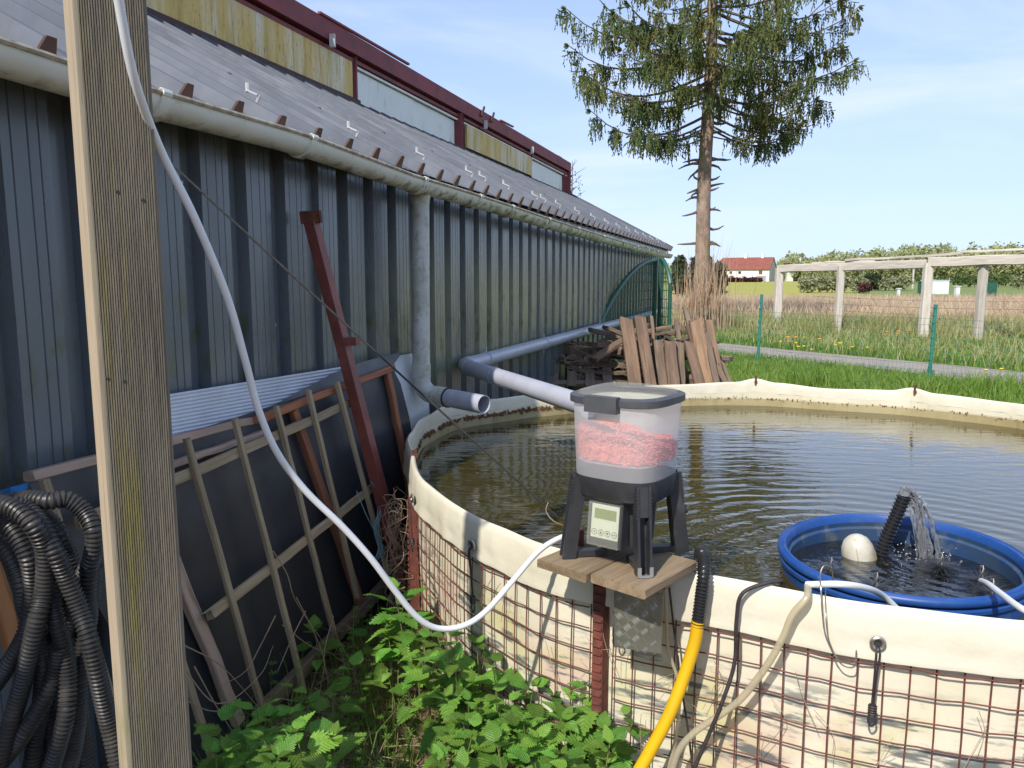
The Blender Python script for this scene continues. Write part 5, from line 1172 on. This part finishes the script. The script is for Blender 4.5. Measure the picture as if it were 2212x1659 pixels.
# arched green gate leaves standing behind the pile
def arched_leaf(label, pb, pt, Hs, Hl, flip):
    """leaf from low stile foot pb to tall stile foot pt; low stile height Hl, tall Hs"""
    pb = Vector(pb); pt = Vector(pt); o = thing('arched_gate', label, 'gate', (pb + pt) / 2, 'green arched gate leaves behind the wood pile')
    ex_ = (pt - pb); L = ex_.length; ex_.normalize(); nn = ex_.cross(Vector((0, 0, 1)))
    def top(f): return Hl + (Hs - Hl) * math.sin(f * math.pi / 2) ** .75
    MB().tube([pb + ex_ * L * i / 24 + Vector((0, 0, top(i / 24))) for i in range(25)], .034, 8).build('arched_rail', 'gate_green', o)
    MB().tube([pb, pb + Vector((0, 0, Hl))], .030, 8).build('stile', 'gate_green', o); MB().tube([pt, pt + Vector((0, 0, Hs))], .032, 8).build('stile', 'gate_green', o)
    MB().tube([pb + Vector((0, 0, .05)), pt + Vector((0, 0, .05))], .028, 8).build('bottom_rail', 'gate_green', o)
    m = MB(); nv = int(L / .065)
    for i in range(1, nv): f = i / nv; m.tube([pb + ex_ * L * f + Vector((0, 0, .05)), pb + ex_ * L * f + Vector((0, 0, top(f)))], .006, 4, False)
    k = 0
    while .15 + k * .13 < Hs:
        z = .15 + k * .13; f0 = 0
        if z > Hl:
            f0 = next((i / 60 for i in range(61) if top(i / 60) >= z), 1)
        m.tube([pb + ex_ * L * f0 + Vector((0, 0, z)), pt + Vector((0, 0, z))], .006, 4, False); k += 1
    m.build('wire_mesh', 'gate_green', o)
ga = at_y(1276, 735, 9.4); gb = at_y(1424, 600, 11.9)
arched_leaf('arched green mesh gate leaf leaning along the shed wall behind the pile', (ga.x, ga.y, 0), (gb.x - .06, gb.y, 0), 1.90, .75, 1)
gc = at_y(1446, 690, 11.5)
arched_leaf('smaller green gate leaf at right angles to the larger one', (gc.x, gc.y, 0), (gb.x + .02, gb.y + .02, 0), 1.92, 1.55, 1)

# ================================================================== TREE
TX, TY = 5.83, 24.0
tree = thing('spruce_tree', 'tall spruce with bare lower trunk, stubs and drooping green branches', 'tree', (TX, TY, 0))
rr = random.Random(99)
tz = [0, .5, 1.2, 2, 3, 4, 5, 6, 7.5, 9, 11, 13, 15, 17.5]
m = MB(); m.tube([(TX + .10 * z / 10 + .03 * math.sin(z), TY, z) for z in tz], [.38, .29, .25, .23, .218, .21, .202, .195, .18, .16, .13, .10, .07, .02], 16); m.build('trunk', 'bark', tree)
def tpos(z): return Vector((TX + .010 * z + .03 * math.sin(z), TY, z))
def stub(z, a, L, r_, droop=0.0):
    p = tpos(z); d = Vector((math.cos(a), math.sin(a), 0)); q = p + d * .15
    L *= rr.uniform(.6, 1.25); k1, k2 = rr.uniform(-.07, .05), rr.uniform(-.14, .10)
    MB().tube([q, q + d * L * .35 + Vector((0, 0, droop * .3 + k1)), q + d * L * .7 + Vector((rr.uniform(-.03, .03), 0, droop * .6 + k1 + k2 * .4)), q + d * L + Vector((0, 0, droop + k2))], [r_ * 1.3, r_ * .9, r_ * .7, r_ * .3], 6).build('branch_stub', 'dead_branch', tree)
def zy(y): return 1.6 + (606 - y) / 1660 * 24
for y, s, L, dr in ((352, 1, .85, .03), (356, 1, .6, 0), (356, -1, .6, .02), (362, -1, .75, -.06), (366, 1, .55, -.12), (374, -1, .4, -.2), (395, 1, .5, .06), (393, -1, .35, .02), (410, 1, .55, .03), (417, 1, .5, 0), (416, -1, .55, .02), (424, -1, .35, -.03), (432, -1, .45, -.05), (458, 1, .75, -.02), (461, -1, .6, -.04), (455, 1, .3, .05), (495, 1, .5, .02), (525, 1, .5, -.02), (527, -1, .55, .01), (530, 1, .3, -.1), (300, 1, .5, 0), (278, 1, .55, 0), (270, 1, .45, .05), (310, -1, .3, .1)):
    stub(zy(y), (0 if s > 0 else math.pi) + rr.uniform(-.5, .5), L, .045, dr)
NV = []; NF = []
def tuft(p, d, L, w):
    # a hanging spindle of needles: two crossed blades
    d = d.normalized(); x = d.cross(Vector((rr.uniform(-1, 1), rr.uniform(-1, 1), rr.uniform(-.3, .3)))); 
    if x.length < 1e-3: return
    x.normalize(); y = d.cross(x)
    for s in (x, y):
        o = len(NV); NV.extend([p, p + d * L * .35 + s * w, p + d * L, p + d * L * .35 - s * w]); NF.append((o, o + 1, o + 2, o + 3))
brm = MB(); nb = 0
def branch(z, a, L, dens=1.0):
    L *= .88; dens *= .80
    p = tpos(z); d = Vector((math.cos(a), math.sin(a), 0)); pts = []
    sag = rr.uniform(.18, .30) * L * (1.15 - .03 * z); lift = rr.uniform(.16, .30) * L
    for i in range(9): f = i / 8; pts.append(p + d * (L * f) + Vector((0, 0, -sag * math.sin(f * math.pi * .62) * 1.1 + lift * f ** 3 + .10 * f)) + Vector((-d.y, d.x, 0)) * .10 * math.sin(f * 3 + z))
    MB().tube(pts, [.045 * (1 - .85 * i / 8) * (L / 4) + .006 for i in range(9)], 5).build('limb', 'dead_branch', tree)
    side = Vector((-d.y, d.x, 0)); nsub = int(L * 7.5 * dens)
    for k in range(nsub):
        f = rr.uniform(.16, 1.0) ** .8; i = min(7, int(f * 8)); q = pts[i].lerp(pts[i + 1], f * 8 - i)
        s = rr.choice((-1, 1)); bl_ = rr.uniform(.25, .95) * (1.15 - .55 * f) * min(1.2, L / 3.5); dirn = (side * s * rr.uniform(.3, 1) + d * rr.uniform(.2, .9)).normalized()
        e = q + dirn * bl_ + Vector((0, 0, -rr.uniform(.05, .45) * bl_)); 
        nt_ = int(6 + bl_ * 18)
        for t in range(nt_):
            g = (t + rr.random()) / nt_; c_ = q.lerp(e, g); hang = rr.random()
            if hang < .62: dd = Vector((rr.uniform(-.25, .25), rr.uniform(-.25, .25), -1)); LL = rr.uniform(.12, .62) ** 1.0 * (1.1 - .3 * g)
            else: dd = dirn + Vector((rr.uniform(-.6, .6), rr.uniform(-.6, .6), rr.uniform(-.5, .3))); LL = rr.uniform(.10, .22)
            n2 = max(1, int(LL / .075))
            for u in range(n2): tuft(c_ + dd.normalized() * LL * u / n2 * 1.0, dd + Vector((rr.uniform(-.45, .45), rr.uniform(-.45, .45), 0)), rr.uniform(.09, .16), rr.uniform(.013, .027))
    for u in range(6): tuft(pts[-1], d + Vector((rr.uniform(-.7, .7), rr.uniform(-.7, .7), rr.uniform(-.4, .6))), .2, .04)
z = 6.0
# main limbs read from the photograph: (height at trunk, heading, length)
for zz_, a, L in ((6.55, math.pi + .15, 4.1), (6.95, math.pi - .25, 3.2), (7.3, math.pi + .35, 4.6), (6.6, .12, 3.9), (6.9, -.35, 3.0), (7.2, .30, 4.2), (8.1, -.10, 4.6), (7.7, -1.0, 2.6), (8.4, math.pi + .6, 4.3), (8.8, math.pi - .1, 4.8), (8.9, .15, 4.9), (6.2, math.pi + .05, 2.5), (6.3, -.15, 3.0), (9.6, math.pi, 4.9), (9.5, .0, 4.9), (7.0, -1.7, 2.4), (8.2, -2.2, 3.0), (7.6, 3.9, 3.2), (8.9, 5.3, 3.2)):
    branch(zz_, a, L)
for zz_, a, L in ((7.6, -1.3, 2.6), (8.0, -1.9, 2.8), (8.4, -1.5, 3.0), (8.8, -1.0, 3.2), (9.2, -2.1, 3.2), (9.6, -1.6, 3.4), (10.0, -1.2, 3.2), (10.3, -1.9, 3.4), (9.0, -.6, 3.6), (9.3, -2.6, 3.6), (10.4, -2.6, 4.2), (10.2, -.4, 4.4), (8.6, -2.75, 3.0), (7.9, -.5, 2.6)): branch(zz_, a, L, .5)
for zz_, a, L in ((6.1, math.pi + .1, 2.6), (5.9, math.pi - .35, 1.9), (6.2, .05, 3.3), (5.95, -.5, 2.0), (6.35, math.pi + .5, 3.4)): branch(zz_, a, L, .55)
z = 7.2
while z < 17:
    Lm = 4.4 if z < 10.5 else 4.4 * (17.6 - z) / 7.2
    for k in range(3 if z < 11 else 2): branch(z + rr.uniform(-.15, .15), rr.uniform(0, 6.283), Lm * rr.uniform(.6, 1.0) + .2, .8 if z < 11 else .45)
    z += .50 if z < 11 else .8
kind(put(npmesh('crown', NV, NF, 'spruce_green'), 'crown', tree), 'stuff')
# dry reeds round the trunk
def tree_spot():
    a = rr.uniform(0, 6.283); r_ = abs(rr.gauss(.12, .30)) + .1; return TX - .05 + math.cos(a) * r_ * 1.5, TY - .8 + math.sin(a) * r_ * 1.2
V = []; F = []
for _ in range(340):
    x, y = tree_spot(); h = rr.choice((rr.uniform(.6, 1.8), rr.uniform(1.2, 3.3))) * (1 - .28 * min(1, abs(x - TX) / 1.1)); a = rr.uniform(0, 6.283); b_ = rr.uniform(0, .22) * h; w = rr.uniform(.008, .016); o = len(V)
    V.extend([(x - w, y, 0), (x + w, y, 0), (x + math.cos(a) * b_ * .4 + w * .7, y + math.sin(a) * b_ * .4, h * .6), (x + math.cos(a) * b_ * .4 - w * .7, y + math.sin(a) * b_ * .4, h * .6), (x + math.cos(a) * b_, y + math.sin(a) * b_, h)])
    F.extend([(o, o + 1, o + 2), (o, o + 2, o + 3), (o + 3, o + 2, o + 4)])
dr = put(npmesh('dry_reeds', V, F, 'reed_dry'), 'dry_reeds'); kind(dr, 'stuff')

# ================================================================== PERGOLA, FENCES
pg = thing('timber_pergola', 'row of pale square timber posts joined by heavy top beams beyond the path', 'pergola', (9.6, 20.7, 0))
PP = []
for x, y in ((1677, 722), (1807, 730), (1993, 741), (2110, 747)):
    p = at_z(x, y, 0); PP.append(p)
dpg = (PP[3] - PP[0]).normalized(); PP += [PP[3] + dpg * 2.1, PP[3] + dpg * 3.6]
for i, p in enumerate(PP): plank('post', p, p + Vector((.02 * (i % 2), 0, 1.96 + .04 * (i % 3))), .21 if i % 2 == 0 else .17, .19, 'pergola_wood', pg, (0, 1, 0), seg=5, warp=.012)
def bm(i, j, z0, z1, e0, e1, w, t, off=0): plank('beam', PP[i] - dpg * e0 + Vector((off, -off, z0)), PP[j] + dpg * e1 + Vector((off, -off, z1)), w, t, 'pergola_wood', pg, (0, 0, 1), seg=8, warp=.012)
bm(0, 2, 1.94, 2.02, .05, -.02, .16, .22); bm(2, 5, 2.06, 2.16, -.02, .4, .16, .24)
bm(0, 1, 2.10, 2.12, -1.0, .9, .12, .05, .04); bm(1, 3, 2.15, 2.27, -.1, -.5, .12, .06, .03); bm(3, 5, 2.31, 2.36, .5, .4, .12, .05)
fn = thing('mesh_fence', 'low green wire mesh fence with slim green posts beside the path', 'fence', (6.3, 14.0, 0))
FP = [at_z(1637, 782, 0), at_z(2007, 820, 0)]; fdr = (FP[1] - FP[0]); FP = [FP[0] - fdr] + FP + [FP[1] + fdr]
for p, hh in zip(FP, (1.25, 1.33, 1.22, 1.2)):
    q = MB(); q.tube([p, p + Vector((.02, 0, hh))], .030, 8); 
    for k in range(9): q.tube([p + Vector((0, 0, .2 + .12 * k)), p + Vector((0, 0, .215 + .12 * k))], .034, 8)
    q.build('post', 'fence_green', fn)
for a, b_ in zip(FP, FP[1:]):
    q = MB()
    for k in range(10): q.tube([a.lerp(b_, i / 6) + Vector((0, 0, .05 + k * .105 - .02 * math.sin(i / 6 * 3.14))) for i in range(7)], .0022, 4, False)
    for i in range(48): p = a.lerp(b_, i / 48); q.tube([p + Vector((0, 0, .03)), p + Vector((0, 0, 1.0))], .0018, 3, False)
    q.build('wire_mesh', 'fence_green', fn)
wf = thing('wire_fence', 'sagging plain wires strung past the pergola posts', 'fence', (11.5, 22, 0))
for k in range(4):
    a = at_y(1760, 640 + 14 * k, 24.5); b_ = at_y(2260, 652 + 17 * k, 20.5); MB().tube([a.lerp(b_, i / 10) + Vector((0, 0, -.05 * math.sin(i / 10 * 3.14))) for i in range(11)], .006, 4, False).build('wire', 'wire_steel', wf)

# ================================================================== GRASS, REED BED
rr = random.Random(31)
def poly_spot(x0, x1, y0, y1, ok):
    def f():
        while True:
            x, y = rr.uniform(x0, x1), rr.uniform(y0, y1)
            if ok(x, y): return x, y
    return f
def clear_tank(x, y): return (Vector((x, y)) - TC_).length > TR + .12
def near_ok(x, y):
    if not clear_tank(x, y): return False
    if x > far_edge(y) - 2.0 - .25 * sstep(14, 11, y): return False
    if -(x * N.x + y * N.y) > 1.9 or (x < 2.6 and y < 8.4): return False
    return abs(x / y) < .75 or x < 8
blades(20000, poly_spot(1.2, 9.5, 5.4, 17.5, near_ok), .07, .20, .006, .9, 'bank_grass', 'grass_blade')
def tuft_ok(x, y): return near_ok(x, y) and noise.noise(Vector((x * .9, y * .9, 0))) > .08
blades(5000, poly_spot(2.6, 8.5, 6.5, 11.5, tuft_ok), .15, .42, .008, .8, 'bank_grass_tufts', 'grass_blade')
def far_ok(x, y): return x > far_edge(y) + .05 and .18 < x / y < .80 and y + .55 * x < 30.5
blades(34000, poly_spot(4.5, 24, 13.0, 29, far_ok), .08, .26, .012, .9, 'verge_grass', 'grass_blade')
def far2(x, y): return far_ok(x, y) and 31 > (y + .55 * x) > 26.5 + 2 * noise.noise(Vector((x * .4, y * .4, 1)))
blades(5000, poly_spot(4.5, 24, 13.0, 29, far_ok), .25, .5, .009, .8, 'seedy_grass', 'grass_tall')
blades(9000, poly_spot(4.5, 24, 17.0, 31, far2), .35, .85, .010, .7, 'tall_verge_grass', 'grass_tall')
def reed_ok(x, y): return .15 < x / y < .80 and y + .55 * x > 29.5 + 1.6 * noise.noise(Vector((x * .35, y * .35, 4)))
blades(34000, poly_spot(4, 36, 17, 46, reed_ok), .55, 1.05, .016, .6, 'dry_reed_bed', 'reed_field')
for (x, y, mt, n_, s_, nm) in ((1725, 733, 'orange_flower', 10, .045, 'orange_flowers'), (1935, 718, 'orange_flower', 12, .05, 'orange_flowers'), (1850, 745, 'dandelion', 8, .04, 'yellow_flowers'), (1760, 757, 'dandelion', 6, .035, 'yellow_flowers'), (2180, 800, 'dandelion', 3, .03, 'yellow_flowers'), (1700, 738, 'dandelion', 6, .03, 'yellow_flowers')):
    c_ = at_z(x, y, .3); m = MB()
    for _ in range(max(2, n_ // 2)): p = c_ + Vector((rr.gauss(0, .16), rr.gauss(0, .25), rr.uniform(-.06, .06))); m.lathe([(.001, .006), (s_ * .7, .012), (s_, .0), (s_ * .5, -.012), (.001, -.016)], p, 8)
    kind(m.build(nm, mt), 'stuff')

# ================================================================== FAR BACKGROUND
def cloud(n, c, rad, size, gen=None):
    V = []; F = []
    for _ in range(n):
        while True:
            d = Vector((rr.uniform(-1, 1), rr.uniform(-1, 1), rr.uniform(-1, 1)))
            if .25 < d.length < 1: break
        d = d * (.72 + .35 * noise.noise(d * 2.2 + Vector(c)))
        p = Vector(c) + Vector((d.x * rad[0], d.y * rad[1], d.z * rad[2])); a = Vector((rr.gauss(0, 1), rr.gauss(0, 1), rr.gauss(0, 1))).normalized(); b_ = a.cross(Vector((rr.gauss(0, 1), rr.gauss(0, 1), rr.gauss(0, 1)))).normalized(); s = size * rr.uniform(.5, 1.3); o = len(V)
        V.extend([p - a * s, p + b_ * s * .6, p + a * s, p - b_ * s * .6]); F.append((o, o + 1, o + 2, o + 3))
    return V, F
def foliage(name, parts, mat, parent=None):
    V = []; F = []
    for v, f in parts: o = len(V); V += v; F += [tuple(i + o for i in q) for q in f]
    return put(npmesh(name, V, F, mat), name, parent)
def bush(name, label, x0, x1, ybase, ytop, Y, mat, n=500, size=None, cat='bush', grp=None):
    a, b_ = at_y(x0, ybase, Y), at_y(x1, ybase, Y); h = at_y(x0, ytop, Y).z - a.z; w = (b_ - a).length; g0 = gz((a.x + b_.x) / 2, Y)
    o = thing(name, label, cat, ((a.x + b_.x) / 2, Y, g0), grp); h = at_y(x0, ytop, Y).z - g0
    parts = []; k = max(2, int(w / h * 1.5))
    for i in range(k): f = (i + .5) / k; parts.append(cloud(2 * n // k, (a.x + (b_.x - a.x) * f + rr.uniform(-.1, .1) * h, Y + rr.uniform(-.2, .2) * h, g0 + h * rr.uniform(.42, .52)), (w / k * .85, h * .6, h * .55), size or h * .09))
    foliage('crown', parts, mat, o)
    for i in range(3): x = (a.x + b_.x) / 2 + (i - 1) * w * .18; MB().tube([(x, Y, g0 - .05), (x + (i - 1) * .1 * h, Y, g0 + h * .55)], .02 * h + .01, 5).build('stem', 'dead_branch', o)
    return o
# woodland along the horizon
parts = []; trunks = MB()
for i in range(190):
    px = rr.uniform(1685, 2420); Y = rr.uniform(235, 330); f = (px - 1690) / 520
    htop = 606 - (52 + 22 * min(1, f * 1.6) + rr.choice((rr.uniform(-16, 4), rr.uniform(-6, 14)))); p = at_y(px, 606, Y); g0 = gz(p.x, Y); H_ = at_y(px, htop, Y).z - g0
    parts.append(cloud(520, (p.x, Y, g0 + H_ * .50), (H_ * rr.uniform(.30, .5), H_ * .4, H_ * .58), H_ * .050)); trunks.tube([(p.x, Y, g0), (p.x, Y, g0 + H_ * .7)], .16, 5, False)
wl_ = foliage('woodland', parts, 'wood_leaf'); kind(wl_, 'stuff'); kind(trunks.build('woodland_trunks', 'dead_branch'), 'stuff')
parts = []
for i in range(26):
    px = rr.uniform(1405, 1480); Y = rr.uniform(150, 200); p = at_y(px, 606, Y); g0 = gz(p.x, Y); H_ = at_y(px, rr.uniform(552, 572), Y).z - g0
    parts.append(cloud(160, (p.x, Y, g0 + H_ * .5), (H_ * .3, H_ * .3, H_ * .52), H_ * .045))
kind(foliage('distant_copse', parts, 'wood_leaf'), 'stuff')
bush('dark_conifer', 'dark evergreen behind the spruce trunk, on its left', 1472, 1505, 612, 540, 62, 'dark_leaf', 700, None, 'tree', 'dark evergreens behind the spruce')
bush('dark_conifer', 'dark evergreen behind the spruce trunk, on its right', 1520, 1556, 612, 552, 64, 'dark_leaf', 700, None, 'tree', 'dark evergreens behind the spruce')
bush('blossom_bush', 'round pale blossoming bush under the pergola beam', 1728, 1866, 632, 588, 88, 'bush_blossom', 1100)
bush('green_bush', 'dark green bush right of the blossoming bush', 1862, 1905, 622, 585, 100, 'dark_leaf', 500)
bush('leafy_bush', 'pale twiggy bush right of the dark bush', 1900, 1965, 626, 590, 98, 'bush_blossom', 500)
bush('red_shrub', 'small reddish shrub at the foot of the blossoming bush', 1858, 1885, 622, 606, 84, 'hedge_red', 220)
bush('meadow_bush', 'yellow-green bush between the white box and the last pergola post', 2060, 2200, 628, 588, 120, 'bush_green', 900)
bush('blossom_shrub', 'small pale shrub at the far right under the beam', 2185, 2230, 628, 592, 105, 'bush_blossom', 300)
bush('hedge_row', 'long dense green hedge below the distant wood', 1960, 2300, 622, 592, 150, 'bush_green', 1400, None, 'hedge')
bush('field_hedge', 'low dark red hedge in front of the white farmhouse', 1552, 1646, 613, 599, 205, 'hedge_red', 900, .5, 'hedge')
# far tree behind the shed end
ft = thing('bare_tree', 'thin twiggy tree top showing past the end of the red clerestory', 'tree', (2.2, 30, 0))
m = MB(); m.tube([(2.2, 30, 0), (2.25, 30, 3.0), (2.3, 30, 6.1)], [.08, .06, .01], 6)
for k in range(26): z = 3.2 + k * .11; a = k * 2.4; m.tube([(2.25, 30, z), (2.25 + .55 * math.cos(a), 30 + .5 * math.sin(a), z + .35)], [.015, .005], 4, False)
m.build('trunk', 'dead_branch', ft); parts = [cloud(160, (2.3, 30, 5.0), (.55, .5, 1.2), .04)]; foliage('crown', parts, 'bush_green', ft)

def house():
    Y = 230; cpx = 1661; c0 = at_y(cpx, 606, Y); g = gz(c0.x, Y); o = thing('farmhouse', 'long white farmhouse with red tiled roof on the horizon', 'house', (c0.x, c0.y, g))
    fa = R(28); f = Vector((-math.cos(fa), math.sin(fa), 0)); w = Vector((math.sin(fa), math.cos(fa), 0))           # along front (left), along gable (back)
    c0 = Vector((c0.x, c0.y, g)); L = 17.0; Wg = 12.5; He = at_y(cpx, 581, Y).z - g; Hr = at_y(cpx, 556, Y).z - g; Z = Vector((0, 0, 1))
    MB().prism([c0, c0 + f * L, c0 + f * L + w * Wg, c0 + w * Wg], Z * He).build('wall', 'house_white', o, False)
    for e in (0, L): b0 = c0 + f * e; MB().prism([b0 + Z * (He - .0), b0 + w * Wg + Z * He, b0 + w * Wg / 2 + Z * Hr], f * (.25 if e == 0 else -.25)).build('gable', 'house_gable_shaded', o, False)
    MB().prism([c0 - f * .03 + Z * .02, c0 - f * .03 + w * Wg + Z * .02, c0 - f * .03 + w * Wg + Z * He, c0 - f * .03 + Z * He], f * .02).build('gable_wall_shaded', 'house_gable_shaded', o, False)  # grey skin over the white end wall, painted as its shade
    rf = MB()
    for s0, s1 in ((-.4, Wg / 2), (Wg + .4, Wg / 2)):
        z0 = He - .4 * (Hr - He) / (Wg / 2); a = c0 - f * .2 + w * s0 + Z * z0; b_ = c0 + f * (L + .3) + w * s0 + Z * z0; cc_ = c0 + f * (L - 1.8) + w * s1 + Z * Hr; d = c0 - f * .2 + w * s1 + Z * Hr
        rf.add([a, b_, cc_, d, a + Z * .25, b_ + Z * .25, cc_ + Z * .25, d + Z * .25], [(0, 1, 2, 3), (4, 5, 6, 7), (0, 1, 5, 4), (1, 2, 6, 5), (2, 3, 7, 6), (3, 0, 4, 7)])
    roof = rf.build('roof', 'roof_tile', o, False)
    for e in (3.2, 8.2): p = c0 + f * e + w * Wg / 2 + Z * (Hr + .5); MB().box(p, (.8, .8, 1.6), -fa).build('chimney', 'house_white', roof, False)
    def op(e0, e1, z0, z1, name, mat): a = c0 + f * e0 - w * .06; b_ = c0 + f * e1 - w * .06; MB().prism([a + Z * z0, b_ + Z * z0, b_ + Z * z1, a + Z * z1], w * .05).build(name, mat, o, False)
    for e in (8.2, 10.8, 13.0, 15.4): op(e, e + .8, He * .62, He * .82, 'window', 'window_and_shade_dark')
    op(2.0, 3.0, He * .58, He * .88, 'window', 'door_brown'); op(10.3, 11.6, 0, He * .48, 'door', 'door_brown'); op(14.8, 16.2, 0, He * .45, 'door', 'door_brown'); op(6.8, 8.0, He * .1, He * .46, 'window', 'garage_grey'); op(.9, 3.6, 0, He * .46, 'garage_door', 'garage_grey'); op(4.6, 5.0, He * .2, He * .4, 'window', 'window_and_shade_dark')
    # barn to the right
    c1 = at_y(1700, 606, 245); g = gz(c1.x, 245); b = thing('small_barn', 'small barn with red roof and open front right of the farmhouse', 'barn', (c1.x, c1.y, g)); c1.z = g
    f2 = Vector((1, .1, 0)).normalized(); w2 = Vector((-.1, 1, 0)).normalized(); L2 = 6.3; H2 = 3.4; R2 = 6.0
    MB().prism([c1, c1 + f2 * 2.0, c1 + f2 * 2.0 + w2 * 6, c1 + w2 * 6], Z * H2).build('wall', 'house_white', b, False)
    MB().prism([c1 + f2 * 2.0 + w2 * 4, c1 + f2 * L2 + w2 * 4, c1 + f2 * L2 + w2 * 6, c1 + f2 * 2 + w2 * 6], Z * H2).build('shaded_back_wall', 'window_and_shade_dark', b, False)  # near-black colour stands for the shade inside the open front
    MB().box(c1 + f2 * (L2 - .2) + Z * H2 / 2, (.3, .3, H2)).build('pillar', 'house_white', b, False)
    rf = MB(); e_ = .4
    for s0, s1 in ((-e_, 3), (6 + e_, 3)): rf.add([c1 - f2 * .6 + w2 * s0 + Z * (H2 - .2), c1 + f2 * (L2 + .4) + w2 * s0 + Z * (H2 - .2), c1 + f2 * (L2 - .8) + w2 * s1 + Z * R2, c1 + f2 * .3 + w2 * s1 + Z * R2], [(0, 1, 2, 3)])
    r2 = rf.build('roof', 'roof_tile', b, False); MB().box(c1 + f2 * 5.2 + w2 * 3 + Z * (R2 + .6), (.7, .7, 1.8)).build('chimney', 'house_white', r2, False)
    MB().prism([c1 - f2 * .2 + w2 * .2 + Z * (H2 + .6), c1 + f2 * 2.4 + w2 * .2 + Z * (H2 + .6), c1 + f2 * 2.2 + w2 * 2.0 + Z * (R2 - .5), c1 + w2 * 2 + Z * (R2 - .5)], Vector((0, -.05, .12))).build('solar_panel', 'solar_dark', r2, False)
house()
def far_box(name, label, cat, x0, x1, y0, y1, Y, mat, depth, extra=None):
    a, b_ = at_y(x0, y1, Y), at_y(x1, y1, Y); g = gz(a.x, Y); top = at_y(x0, y0, Y).z; o = thing(name, label, cat, ((a.x + b_.x) / 2, Y, g)); m = MB(); w = b_.x - a.x
    MB().box(((a.x + b_.x) / 2, Y + depth / 2, (g + top) / 2), (w, depth, top - g)).build('body', mat, o, False); MB().box(((a.x + b_.x) / 2, Y + depth / 2, top + .03), (w + .12, depth + .12, .06)).build('top_edge', mat, o, False); return o
far_box('white_box', 'white site box standing in the meadow behind the pergola', 'container', 2007, 2049, 606, 634, 80, 'container_white', 1.6)
far_box('green_bin', 'dark green bin left of the white site box', 'bin', 1990, 2004, 610, 632, 82, 'gate_green', .8)
far_box('green_screen', 'dark green screen right of the last pergola post', 'screen', 2130, 2153, 608, 636, 72, 'gate_green', .5)
far_box('marker_post', 'short white marker post left of the white site box', 'marker', 1939, 1944, 624, 642, 60, 'container_white', .18)
far_box('marker_stone', 'short white marker right of the white site box', 'marker', 2065, 2073, 619, 640, 62, 'container_white', .3)
far_box('utility_pole', 'thin pale pole standing among the bushes', 'pole', 1970, 1973, 574, 622, 110, 'pergola_wood', .15)
for o in sc.objects:
    if '_w' in o: del o['_w']
